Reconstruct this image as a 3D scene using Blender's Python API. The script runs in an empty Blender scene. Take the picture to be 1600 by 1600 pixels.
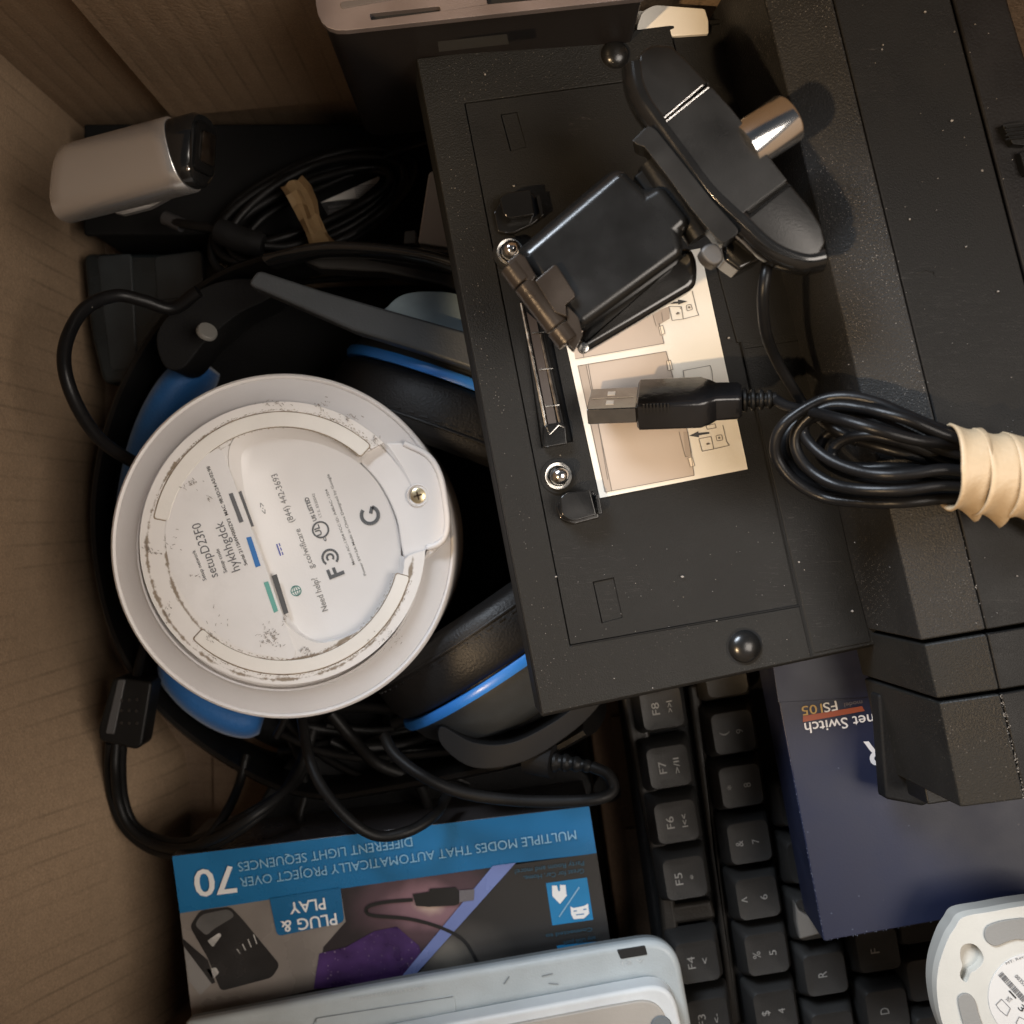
import bpy, bmesh, math, random
from mathutils import Vector, Matrix

random.seed(4)
SC = bpy.context.scene
COL = SC.collection
R = math.radians

# ------------------------------------------------------------------ camera, world, lamps
H = 0.43            # camera height above the floor of the box (metres)
F = 1677.0          # focal length in photo pixels (photo is 1600 px wide)
CAM = Vector((0, 0, H))
cd = bpy.data.cameras.new('camera'); cam = bpy.data.objects.new('camera', cd); COL.objects.link(cam)
cam.location = CAM
cd.sensor_width = 36; cd.lens = 36 * F / 1600
cd.clip_start = 0.01; cd.clip_end = 20
cd.dof.use_dof = True; cd.dof.focus_distance = 0.30; cd.dof.aperture_fstop = 15
SC.camera = cam

w = bpy.data.worlds.new('World'); SC.world = w; w.use_nodes = True
bg = w.node_tree.nodes['Background']; bg.inputs[0].default_value = (0.62, 0.72, 0.86, 1); bg.inputs[1].default_value = 0.05

def area(name, loc, target, size, power, color, sy=None):
    l = bpy.data.lights.new(name, 'AREA'); l.energy = power; l.color = color; l.size = size
    if sy: l.shape = 'RECTANGLE'; l.size_y = sy
    o = bpy.data.objects.new(name, l); COL.objects.link(o); o.location = loc
    o.rotation_euler = (Vector(target) - Vector(loc)).to_track_quat('-Z', 'Y').to_euler()
    return o
area('warm_ceiling_lamp', (-0.70, -0.56, 1.36), (0.06, 0.02, 0.13), 0.045, 19.0, (1.0, 0.70, 0.40))
area('window_light', (-0.75, 0.95, 1.05), (0, 0, 0.1), 0.75, 47.0, (0.80, 0.89, 1.0), 0.5)
area('room_light', (0.62, -0.10, 1.15), (-.02, 0, 0.1), 0.6, 10.0, (1.0, 0.90, 0.80))
SC.view_settings.view_transform = 'Standard'; SC.view_settings.look = 'None'
SC.view_settings.exposure = 0.0; SC.view_settings.gamma = 1.0

# ------------------------------------------------------------------ planes and pixels
class Plane:
    def __init__(s, o, n):
        s.o = Vector(o); s.n = Vector(n).normalized()
        s.u = (Vector((1, 0, 0)) - s.n * s.n.x).normalized(); s.v = s.n.cross(s.u)
    def at(s, px, py, off=0.0):
        d = Vector(((px - 800) / F, (800 - py) / F, -1.0))
        o = s.o + s.n * off
        return CAM + d * ((o - CAM).dot(s.n) / d.dot(s.n))
    def shift(s, off): return Plane(s.o + s.n * off, s.n)
def Z(z): return Plane((0, 0, z), (0, 0, 1))
def P(px, py, z): return Z(z).at(px, py)
def crop(x0, y0, k):
    return lambda *pts: [(x0 + a / k, y0 + b / k) for a, b in pts]

# ------------------------------------------------------------------ materials
MATS = {}
def mat(name, col, rough=0.5, metal=0.0, bump=0.0, bscale=1500, var=0.0, vscale=60, coat=0.0, spec=0.5,
        dust_sparkle=0.0, dscale=330, dthr=0.07, dprob=0.9, sheen=0.0, scratch=0.0, mott=0.0):
    if name in MATS: return MATS[name]
    m = bpy.data.materials.new(name); m.use_nodes = True
    nt = m.node_tree; N = nt.nodes; L = nt.links; b = N['Principled BSDF']
    b.inputs['Base Color'].default_value = (*col, 1); b.inputs['Roughness'].default_value = rough
    b.inputs['Metallic'].default_value = metal; b.inputs['Coat Weight'].default_value = coat
    b.inputs['Specular IOR Level'].default_value = spec
    if sheen: b.inputs['Sheen Weight'].default_value = sheen
    tc = N.new('ShaderNodeTexCoord'); oc = tc.outputs['Object']
    csock = None
    if var:
        n = N.new('ShaderNodeTexNoise'); n.inputs['Scale'].default_value = vscale; n.inputs['Detail'].default_value = 6
        L.new(oc, n.inputs['Vector'])
        r = N.new('ShaderNodeMapRange'); r.inputs[1].default_value = .3; r.inputs[2].default_value = .7
        r.inputs[3].default_value = 1 - var; r.inputs[4].default_value = 1 + var
        L.new(n.outputs[0], r.inputs[0])
        mx = N.new('ShaderNodeMix'); mx.data_type = 'RGBA'; mx.blend_type = 'MULTIPLY'; mx.inputs[0].default_value = 1
        mx.inputs[6].default_value = (*col, 1); L.new(r.outputs[0], mx.inputs[7]); csock = mx.outputs[2]
        rr = N.new('ShaderNodeMapRange'); rr.inputs[1].default_value = .3; rr.inputs[2].default_value = .7
        rr.inputs[3].default_value = max(0, rough - .08); rr.inputs[4].default_value = min(1, rough + .08)
        L.new(n.outputs[0], rr.inputs[0]); L.new(rr.outputs[0], b.inputs['Roughness'])
    def mixin(fac, color):
        nonlocal csock
        mx = N.new('ShaderNodeMix'); mx.data_type = 'RGBA'
        L.new(fac, mx.inputs[0])
        if csock: L.new(csock, mx.inputs[6])
        else: mx.inputs[6].default_value = (*col, 1)
        mx.inputs[7].default_value = (*color, 1); csock = mx.outputs[2]
    def math_(op, a, bb, c=None):
        n = N.new('ShaderNodeMath'); n.operation = op
        for i, x in enumerate((a, bb, c)):
            if x is None: continue
            if isinstance(x, (int, float)): n.inputs[i].default_value = x
            else: L.new(x, n.inputs[i])
        return n.outputs[0]
    if dust_sparkle:  # pale specks: dust on most parts, painted sparkle on the dock lip
        v = N.new('ShaderNodeTexVoronoi'); v.inputs['Scale'].default_value = dscale; L.new(oc, v.inputs['Vector'])
        a = math_('LESS_THAN', v.outputs['Distance'], dthr)
        sp = N.new('ShaderNodeSeparateColor'); L.new(v.outputs['Color'], sp.inputs[0])
        p = math_('GREATER_THAN', sp.outputs[0], dprob)
        nm = N.new('ShaderNodeTexNoise'); nm.inputs['Scale'].default_value = 38; nm.inputs['Detail'].default_value = 4; L.new(oc, nm.inputs['Vector'])
        mk = N.new('ShaderNodeMapRange'); L.new(nm.outputs[0], mk.inputs[0]); mk.inputs[1].default_value = .42; mk.inputs[2].default_value = .62; mk.inputs[3].default_value = .15
        sz = math_('MULTIPLY', sp.outputs[1], dthr); a = math_('LESS_THAN', v.outputs['Distance'], math_('ADD', sz, dthr * .25))
        mixin(math_('MULTIPLY', math_('MULTIPLY', math_('MULTIPLY', a, p), mk.outputs[0]), dust_sparkle), (0.75, 0.68, 0.6))
    if mott:
        n = N.new('ShaderNodeTexNoise'); n.inputs['Scale'].default_value = 45; n.inputs['Detail'].default_value = 9
        n.inputs['Roughness'].default_value = .75; L.new(oc, n.inputs['Vector'])
        r = N.new('ShaderNodeMapRange'); r.inputs[1].default_value = .5; r.inputs[2].default_value = .8; r.inputs[4].default_value = mott
        L.new(n.outputs[0], r.inputs[0]); mixin(r.outputs[0], (0.30, 0.26, 0.22))
    if scratch:
        mp = N.new('ShaderNodeMapping'); mp.inputs['Scale'].default_value = (1, 14, 1); mp.inputs['Rotation'].default_value = (0, 0, .4)
        L.new(oc, mp.inputs[0])
        n = N.new('ShaderNodeTexNoise'); n.inputs['Scale'].default_value = 60; n.inputs['Detail'].default_value = 2
        n.inputs['Distortion'].default_value = 1.5
        L.new(mp.outputs[0], n.inputs['Vector'])
        a = math_('COMPARE', n.outputs[0], .5, .0035)
        n2 = N.new('ShaderNodeTexNoise'); n2.inputs['Scale'].default_value = 28; L.new(oc, n2.inputs['Vector'])
        g = math_('GREATER_THAN', n2.outputs[0], .58)
        mixin(math_('MULTIPLY', math_('MULTIPLY', a, g), scratch), (0.4, 0.38, 0.36))
    if csock: L.new(csock, b.inputs['Base Color'])
    if bump:
        n = N.new('ShaderNodeTexNoise'); n.inputs['Scale'].default_value = bscale; n.inputs['Detail'].default_value = 2
        L.new(oc, n.inputs['Vector'])
        bp = N.new('ShaderNodeBump'); bp.inputs['Strength'].default_value = bump; bp.inputs['Distance'].default_value = 0.0004
        L.new(n.outputs[0], bp.inputs['Height']); L.new(bp.outputs[0], b.inputs['Normal'])
    MATS[name] = m
    return m

M_dock = mat('dock_black_textured', (0.0100, 0.0100, 0.0097), .52, bump=.28, bscale=2600, var=.15, dust_sparkle=.5, dscale=260, dthr=.05, dprob=.86, scratch=.07, spec=.21)
M_dockrim = mat('dock_black_coarse', (0.0105, 0.0105, 0.0100), .50, bump=.42, bscale=2200, var=.12, dust_sparkle=.10, dscale=2100, dthr=.26, dprob=.84, spec=.21)
M_ridge = mat('dock_black_sparkle', (0.0150, 0.0148, 0.0145), .46, bump=.5, bscale=2000, var=.15, dust_sparkle=.20, dscale=2300, dthr=.24, dprob=.45, spec=.22)  # specks put the sparkle of raked plastic grain into the colour
M_deck = mat('dock_black_smooth', (0.0065, 0.0063, 0.0060), .55, bump=.2, bscale=2600, var=.2, dust_sparkle=.6, dscale=110, dthr=.035, dprob=.6, scratch=.06, spec=.21)
M_black = mat('black_plastic', (0.0060, 0.0060, 0.0060), .42, bump=.15, bscale=1600, var=.2, spec=.21)
M_blackmat = mat('black_matt', (0.0050, 0.0050, 0.0053), .70, bump=.3, bscale=1200, var=.25, spec=.21)
M_gloss = mat('black_gloss', (.010, .010, .010), .17, var=.2, coat=.3, dust_sparkle=.35, dscale=230, dthr=.04, dprob=.85)
M_webcam = mat('webcam_satin_black', (0.0085, 0.0083, 0.0080), .34, bump=.08, bscale=2500, var=.15, dust_sparkle=.5, dscale=170, dthr=.035, dprob=.82, scratch=.06)
M_cable = mat('black_cable_rubber', (0.0060, 0.0060, 0.0065), .36, bump=.12, bscale=900, var=.25, dust_sparkle=.35, dscale=300, dthr=.06, dprob=.9, spec=.21)
M_cabledim = mat('black_cable_matt', (0.0065, 0.0063, 0.0063), .48, bump=.15, bscale=900, var=.25, spec=.21)
M_leather = mat('black_leatherette', (0.0055, 0.0055, 0.0060), .50, bump=.35, bscale=1300, var=.25, spec=.45)
M_chrome = mat('chrome', (.86, .85, .84), .16, 1.0)
M_steel = mat('steel_bright', (.72, .70, .66), .24, 1.0, var=.08, vscale=300)
M_dkmetal = mat('dark_steel', (.12, .105, .09), .38, 1.0, var=.2, vscale=400)
M_alu = mat('silver_aluminium', (.74, .72, .70), .27, .85, bump=.15, bscale=2500)
M_rose = mat('rose_grey_aluminium', (.34, .295, .30), .38, .7, bump=.15, bscale=2500, var=.08)
M_white = mat('white_plastic', (.76, .74, .72), .40, bump=.1, bscale=1500, var=.04)
M_cream = mat('cream_paper', (.74, .71, .64), .6, bump=.1, bscale=600, var=.04)
M_grey = mat('cool_grey_plastic', (.42, .46, .47), .45, bump=.2, bscale=1500, var=.07, mott=.25)
M_greywhite = mat('white_rim_plastic', (.66, .68, .68), .45, bump=.1, bscale=1500, var=.05, mott=.15)
M_beige = mat('beige_panel_plastic', (.42, .385, .34), .5, bump=.2, bscale=1500, var=.06)
M_greydk = mat('grey_side_plastic', (.16, .175, .18), .5, bump=.2, bscale=1500, var=.08)
M_blue = mat('blue_plastic', (.028, .19, .62), .35, bump=.05, var=.08)
M_bluefab = mat('blue_padding', (.010, .11, .34), .6, bump=.6, bscale=1200, var=.15, sheen=.3)
M_gslate = mat('slate_plastic', (.050, .056, .062), .45, bump=.25, bscale=1400, var=.1, dust_sparkle=.3, dscale=200, dthr=.05, dprob=.9)
M_cupback = mat('cup_back_plastic', (.032, .036, .040), .42, bump=.2, bscale=1500, var=.15)
M_tape = mat('masking_tape', (.42, .28, .14), .55, bump=.4, bscale=500, var=.12, vscale=120)
M_band = mat('tan_rubber', (.42, .32, .205), .5, bump=.35, bscale=700, var=.10, vscale=90, mott=.06)
M_navy = mat('navy_carton', (.0115, .0145, .034), .42, bump=.04, bscale=1500, spec=.32, var=.1, dust_sparkle=.4, dscale=150, dthr=.05, dprob=.82)
M_key = mat('key_black', (0.0211, 0.0205, 0.0198), .42, bump=.2, bscale=2500, var=.1, spec=.21)
M_kframe = mat('keyboard_frame', (0.0170, 0.0150, 0.0130), .42, bump=.2, bscale=1500, var=.15, spec=.21)
M_legend = mat('legend_grey', (.20, .195, .185), .5)
M_ink = mat('grey_ink', (.13, .13, .135), .5)
M_inkdk = mat('black_ink', (.03, .03, .03), .5)
M_wht = mat('white_ink', (.75, .75, .74), .5)
M_ltblue = mat('pale_blue_ink', (.22, .42, .58), .5)

def cardboard(name, col, flute='Y', grain=(14, 14, 1), lines=1.0):
    """brown board: fibres, blotches, and the darker press lines of its fluting"""
    m = bpy.data.materials.new(name); m.use_nodes = True
    nt = m.node_tree; N = nt.nodes; L = nt.links; b = N['Principled BSDF']
    b.inputs['Roughness'].default_value = .8; b.inputs['Specular IOR Level'].default_value = .25
    tc = N.new('ShaderNodeTexCoord'); oc = tc.outputs['Object']
    def noise(scale, det, rough=.5, src=oc):
        n = N.new('ShaderNodeTexNoise'); n.inputs['Scale'].default_value = scale; n.inputs['Detail'].default_value = det
        n.inputs['Roughness'].default_value = rough; L.new(src, n.inputs['Vector']); return n.outputs[0]
    def rng(x, a, b_, c, d):
        r = N.new('ShaderNodeMapRange'); L.new(x, r.inputs[0])
        for i, v in enumerate((a, b_, c, d)): r.inputs[i + 1].default_value = v
        return r.outputs[0]
    def mul(x, y):
        r = N.new('ShaderNodeMath'); r.operation = 'MULTIPLY'; L.new(x, r.inputs[0]); L.new(y, r.inputs[1]); return r.outputs[0]
    mp = N.new('ShaderNodeMapping'); mp.inputs['Scale'].default_value = grain; L.new(oc, mp.inputs[0])
    wv = N.new('ShaderNodeTexWave'); wv.wave_type = 'BANDS'; wv.bands_direction = flute
    wv.inputs['Scale'].default_value = 42; wv.inputs['Distortion'].default_value = .12; wv.inputs['Detail'].default_value = 2
    wv.inputs['Detail Scale'].default_value = 1.5; L.new(oc, wv.inputs['Vector'])
    fl = rng(wv.outputs[0], .0, .07, 1 - .26 * lines, 1.0)
    patch = rng(noise(30, 3), .35, .65, .0, 1.0)
    mixf = N.new('ShaderNodeMix'); mixf.data_type = 'FLOAT'; L.new(patch, mixf.inputs[0]); mixf.inputs[2].default_value = 1; L.new(fl, mixf.inputs[3])
    tone = mul(mul(rng(noise(9, 4), .3, .7, .93, 1.07), rng(noise(70, 6, .7, mp.outputs[0]), .3, .7, .99, 1.01)), mul(mul(rng(noise(1400, 2), .3, .7, .86, 1.12), rng(noise(260, 4, .7), .25, .7, .90, 1.06)), mixf.outputs[0]))
    vm = N.new('ShaderNodeVectorMath'); vm.operation = 'SCALE'; vm.inputs[0].default_value = col; L.new(tone, vm.inputs['Scale'])
    L.new(vm.outputs[0], b.inputs['Base Color'])
    ad = N.new('ShaderNodeMath'); ad.operation = 'MULTIPLY_ADD'; L.new(wv.outputs[0], ad.inputs[0]); ad.inputs[1].default_value = .5 * lines; L.new(noise(900, 3), ad.inputs[2])
    bp = N.new('ShaderNodeBump'); bp.inputs['Strength'].default_value = .35; bp.inputs['Distance'].default_value = .0007
    L.new(ad.outputs[0], bp.inputs['Height']); L.new(bp.outputs[0], b.inputs['Normal'])
    return m
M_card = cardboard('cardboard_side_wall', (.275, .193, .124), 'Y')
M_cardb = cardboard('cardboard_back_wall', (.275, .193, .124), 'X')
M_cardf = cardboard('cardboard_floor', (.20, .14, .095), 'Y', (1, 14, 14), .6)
M_card2 = cardboard('brown_carton', (.075, .045, .026), 'X', (14, 1, 14), .3)

# ------------------------------------------------------------------ object helpers
def world_loc(o):
    v = Vector((0, 0, 0))
    while o is not None: v += o.location; o = o.parent
    return v
def tag(o, label=None, cat=None, group=None, kind=None):
    for k, v in (('label', label), ('category', cat), ('group', group), ('kind', kind)):
        if v: o[k] = v
    return o
def thing(name, label, cat, loc, group=None):
    o = bpy.data.objects.new(name, None); o.empty_display_size = .01; COL.objects.link(o); o.location = loc
    return tag(o, label, cat, group)
def obj(name, bm, m, parent=None, bevel=0, seg=2, smooth=35, loc=None):
    """world-space bmesh -> mesh object under its parent"""
    base = world_loc(parent) if parent else Vector(loc) if loc is not None else Vector((0, 0, 0))
    bmesh.ops.translate(bm, verts=bm.verts, vec=-base)
    me = bpy.data.meshes.new(name)
    bmesh.ops.recalc_face_normals(bm, faces=bm.faces)
    bm.to_mesh(me); bm.free()
    for p in me.polygons: p.use_smooth = True
    me.set_sharp_from_angle(angle=R(smooth))
    me.materials.append(m)
    o = bpy.data.objects.new(name, me); COL.objects.link(o)
    if parent: o.parent = parent
    else: o.location = base
    if bevel:
        md = o.modifiers.new('bevel', 'BEVEL'); md.width = bevel; md.segments = seg; md.limit_method = 'ANGLE'
        md.angle_limit = R(30); md.harden_normals = True
    return o
def sub(o, name, bm, m, **k): return obj(name, bm, m, o, **k)

def catmull(pts, n=8, closed=False):
    pts = [Vector(p) for p in pts]; out = []; N = len(pts)
    rng = range(N) if closed else range(N - 1)
    for i in rng:
        if closed: a, b, c, d = pts[(i - 1) % N], pts[i], pts[(i + 1) % N], pts[(i + 2) % N]
        else:
            b, c = pts[i], pts[i + 1]
            a = pts[i - 1] if i else b * 2 - c
            d = pts[i + 2] if i + 2 < N else c * 2 - b
        for k in range(n):
            t = k / n
            out.append(.5 * ((2 * b) + (c - a) * t + (2 * a - 5 * b + 4 * c - d) * t * t + (3 * b - a - 3 * c + d) * t ** 3))
    if not closed: out.append(pts[-1].copy())
    return out
def sm(pts, n=6): return [(v.x, v.y) for v in catmull([(x, y, 0) for x, y in pts], n, True)]
def rnd(pts, r, n=5):
    """round the corners of a 2-D pixel polygon; r number or list"""
    out = []; N = len(pts)
    for i in range(N):
        p = Vector(pts[i]); a = Vector(pts[i - 1]); c = Vector(pts[(i + 1) % N])
        rr = r[i] if isinstance(r, (list, tuple)) else r
        if rr <= 0: out.append(tuple(p)); continue
        da, dc = (a - p), (c - p); la, lc = da.length, dc.length
        q = min(rr, la * .48, lc * .48); s = p + da / la * q; e = p + dc / lc * q
        for k in range(n + 1):
            t = k / n; out.append(tuple(s * (1 - t) ** 2 + p * 2 * t * (1 - t) + e * t * t))
    return out
def scalep(pts, k, c=None):
    if c is None: c = (sum(p[0] for p in pts) / len(pts), sum(p[1] for p in pts) / len(pts))
    return [(c[0] + (x - c[0]) * k, c[1] + (y - c[1]) * k) for x, y in pts]

def bm_prism(top, h, n, bottom=None):
    """prism from a loop of 3-D points, sunk by h along -n"""
    bm = bmesh.new()
    t = [bm.verts.new(p) for p in top]
    b = [bm.verts.new(p) for p in (bottom or [Vector(p) - n * h for p in top])]
    bm.faces.new(t); bm.faces.new(list(reversed(b)))
    for i in range(len(t)):
        j = (i + 1) % len(t); bm.faces.new((t[i], b[i], b[j], t[j]))
    return bm
def slab(name, px, pl, h, m, parent=None, off=0, bevel=0, seg=2, smooth=35, loc=None):
    return obj(name, bm_prism([pl.at(x, y, off) for x, y in px], h, pl.n), m, parent, bevel, seg, smooth, loc)
def bm_flat(px, pl, off):
    bm = bmesh.new(); bm.faces.new([bm.verts.new(pl.at(x, y, off)) for x, y in px]); return bm
def flat(name, px, pl, off, m, parent): return obj(name, bm_flat(px, pl, off), m, parent)
def bm_holes(outer, holes, h, n):
    bm = bmesh.new(); loops = []
    for lp in [outer] + holes:
        vs = [bm.verts.new(p) for p in lp]; loops.append(vs)
        for i in range(len(vs)): bm.edges.new((vs[i], vs[(i + 1) % len(vs)]))
    bmesh.ops.triangle_fill(bm, use_beauty=True, edges=bm.edges[:], normal=n)
    for vs in loops:
        bs = [bm.verts.new(v.co - n * h) for v in vs]
        for i in range(len(vs)):
            j = (i + 1) % len(vs); bm.faces.new((vs[i], vs[j], bs[j], bs[i]))
    return bm
def holed(name, outer, holes, pl, h, m, parent, off=0, bevel=0):
    f = lambda l: [pl.at(x, y, off) for x, y in l]
    return obj(name, bm_holes(f(outer), [f(x) for x in holes], h, pl.n), m, parent, bevel)

def bm_tube(pts, r, n=10, flat_=None, caps=True, rfun=None):
    """swept round tube; flat_=(a,b) makes it an ellipse: a sideways, b along the up direction"""
    bm = bmesh.new(); rings = []; up = Vector((0, 0, 1)); N = len(pts)
    prev = None
    for i, p in enumerate(pts):
        t = (pts[min(i + 1, N - 1)] - pts[max(i - 1, 0)]).normalized()
        if flat_:
            s = t.cross(up).normalized(); q = s.cross(t).normalized()
        else:
            if prev is None: s = t.cross(up if abs(t.z) < .9 else Vector((1, 0, 0))).normalized()
            else: s = (prev - t * prev.dot(t)).normalized()
            q = t.cross(s); prev = s
        a, b = flat_ if flat_ else (r, r)
        k = rfun(i / (N - 1)) if rfun else 1
        rings.append([bm.verts.new(p + s * (a * k * math.cos(2 * math.pi * j / n)) + q * (b * k * math.sin(2 * math.pi * j / n))) for j in range(n)])
    for a, b in zip(rings, rings[1:]):
        for j in range(n): bm.faces.new((a[j], a[(j + 1) % n], b[(j + 1) % n], b[j]))
    if caps: bm.faces.new(list(reversed(rings[0]))); bm.faces.new(rings[-1])
    return bm
def tube(name, pts, r, m, parent=None, k=8, n=10, loc=None, **kw):
    return obj(name, bm_tube(catmull(pts, k), r, n, **kw), m, parent, smooth=60, loc=loc)
def pz(lst):  # [(px,py,z)...] -> world points
    return [P(x, y, z) for x, y, z in lst]

def bm_lathe(profile, o, axis, n=48, arc=None):
    A0, A1 = arc or (0, 2 * math.pi)
    ax = Vector(axis).normalized(); o = Vector(o)
    s = ax.cross(Vector((0, 0, 1)) if abs(ax.z) < .9 else Vector((1, 0, 0))).normalized(); q = ax.cross(s)
    bm = bmesh.new(); rings = []
    if arc:
        for r, z in profile: rings.append([bm.verts.new(o + ax * z + (s * math.cos(A0 + (A1 - A0) * j / n) + q * math.sin(A0 + (A1 - A0) * j / n)) * r) for j in range(n + 1)])
        for a, b in zip(rings, rings[1:] + rings[:1]):
            for j in range(n): bm.faces.new((a[j], a[j + 1], b[j + 1], b[j]))
        bm.faces.new([r_[0] for r_ in rings]); bm.faces.new([r_[-1] for r_ in reversed(rings)])
        return bm
    for r, z in profile:
        if r < 1e-6: rings.append([bm.verts.new(o + ax * z)])
        else: rings.append([bm.verts.new(o + ax * z + (s * math.cos(2 * math.pi * j / n) + q * math.sin(2 * math.pi * j / n)) * r) for j in range(n)])
    for a, b in zip(rings, rings[1:]):
        for j in range(n):
            k = (j + 1) % n
            vs = [a[j % len(a)], a[k % len(a)], b[k % len(b)], b[j % len(b)]]
            u = []
            for v in vs:
                if v not in u: u.append(v)
            if len(u) >= 3:
                try: bm.faces.new(u)
                except ValueError: pass
    return bm
def lathe(name, profile, o, axis, m, parent=None, n=48, smooth=40, loc=None):
    return obj(name, bm_lathe(profile, o, axis, n), m, parent, smooth=smooth, loc=loc)
def bm_box(c, A, B, C, a, b, d):
    """box centred at c with unit axes A B C and half sizes"""
    bm = bmesh.new(); v = []
    for i in (-1, 1):
        for j in (-1, 1):
            for k in (-1, 1): v.append(bm.verts.new(c + A * i * a + B * j * b + C * k * d))
    for f in ((0, 1, 3, 2), (4, 6, 7, 5), (0, 4, 5, 1), (2, 3, 7, 6), (0, 2, 6, 4), (1, 5, 7, 3)): bm.faces.new([v[i] for i in f])
    return bm
def join(bms):
    out = bmesh.new()
    for b in bms:
        me = bpy.data.meshes.new('tmp'); b.to_mesh(me); b.free(); out.from_mesh(me); bpy.data.meshes.remove(me)
    return out
def line_px(p, q, wpx):
    a, b = Vector(p), Vector(q); d = (b - a).normalized(); s = Vector((-d.y, d.x)) * wpx / 2
    return [tuple(a + s), tuple(b + s), tuple(b - s), tuple(a - s)]
def lines(name, segs, wpx, pl, off, m, parent):
    return obj(name, join([bm_flat(line_px(a, b, wpx), pl, off) for a, b in segs]), m, parent)
def loopseg(pts, closed=True):
    return [(pts[i], pts[(i + 1) % len(pts)]) for i in range(len(pts) if closed else len(pts) - 1)]

def loft(rings, cap=True):
    bm = bmesh.new(); vs = [[bm.verts.new(p) for p in r] for r in rings]; n = len(rings[0])
    for a, b in zip(vs, vs[1:]):
        for j in range(n): bm.faces.new((a[j], a[(j + 1) % n], b[(j + 1) % n], b[j]))
    if cap: bm.faces.new(list(reversed(vs[0]))); bm.faces.new(vs[-1])
    return bm
def bm_crowned(px, pl, h, r, off=0, n=6, taper=None):
    """prism whose upper edge is rounded with radius r (metres)"""
    P0 = [pl.at(x, y, off) for x, y in px]; c = sum(P0, Vector()) / len(P0); rings = []
    mr = sum((p - c).length for p in P0) / len(P0)
    bot = [p - pl.n * h + (taper(px[i]) if taper else Vector((0, 0, 0))) for i, p in enumerate(P0)]
    rings.append(bot)
    N_ = len(P0)
    nor = []
    for i in range(N_):      # inward direction at each point, averaged over a few neighbours
        t = (P0[(i + 1) % N_] - P0[i - 1]); q = pl.n.cross(t)
        nor.append(q.normalized() if q.length > 1e-9 else Vector((0, 0, 0)))
    area2 = sum((P0[i] - c).cross(P0[(i + 1) % N_] - c).dot(pl.n) for i in range(N_))
    sg = 1 if area2 > 0 else -1
    for k in range(n + 1):
        a = math.pi / 2 * k / n; ins = r * (1 - math.cos(a)); dz = r * (1 - math.sin(a))
        rings.append([p + nor[i] * sg * ins - pl.n * dz for i, p in enumerate(P0)])
    return loft(rings)
TEXTC = {}
def text_mesh(s, bold):
    if (s, bold) in TEXTC: return TEXTC[(s, bold)]
    cu = bpy.data.curves.new('txt', 'FONT'); cu.body = s; cu.size = 1; cu.resolution_u = 3
    if bold: cu.offset = bold
    o = bpy.data.objects.new('txt', cu); COL.objects.link(o)
    me = bpy.data.meshes.new_from_object(o)
    vs = [tuple(v.co) for v in me.vertices]; fs = [tuple(p.vertices) for p in me.polygons]
    bpy.data.objects.remove(o); bpy.data.curves.remove(cu); bpy.data.meshes.remove(me)
    TEXTC[(s, bold)] = (vs, fs); return vs, fs
def text(name, s, p0, p1, hpx, pl, m, parent, off=.00012, bold=.0):
    """writing whose baseline runs from pixel p0 to p1; hpx = cap height in px"""
    vs, fs = text_mesh(s, bold)
    x0 = min(v[0] for v in vs); x1 = max(v[0] for v in vs)
    a, b = pl.at(*p0, off), pl.at(*p1, off); U = (b - a); L_ = U.length; U = U / L_; V = pl.n.cross(U)
    dist = H - a.z; sy = hpx * dist / F / .70; sx = L_ / (x1 - x0)
    bm = bmesh.new(); bv = [bm.verts.new(a + U * ((x - x0) * sx) + V * (y * sy)) for x, y, _ in vs]
    for f in fs:
        try: bm.faces.new([bv[i] for i in f])
        except ValueError: pass
    base = world_loc(parent); bmesh.ops.translate(bm, verts=bm.verts, vec=-base)
    me = bpy.data.meshes.new(name); bm.to_mesh(me); bm.free(); me.materials.append(m)
    o = bpy.data.objects.new(name, me); COL.objects.link(o); o.parent = parent
    return o

# ================================================================== SETTING: table + cardboard box
bm = bm_box(Vector((0.1, 0, -.02)), Vector((1, 0, 0)), Vector((0, 1, 0)), Vector((0, 0, 1)), 1.5, 1.5, .0145)
tag(obj('table_surface', bm, mat('wood_table', (.30, .15, .07), .45, bump=.2, bscale=200, var=.2, vscale=20), None), kind='structure')

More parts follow.
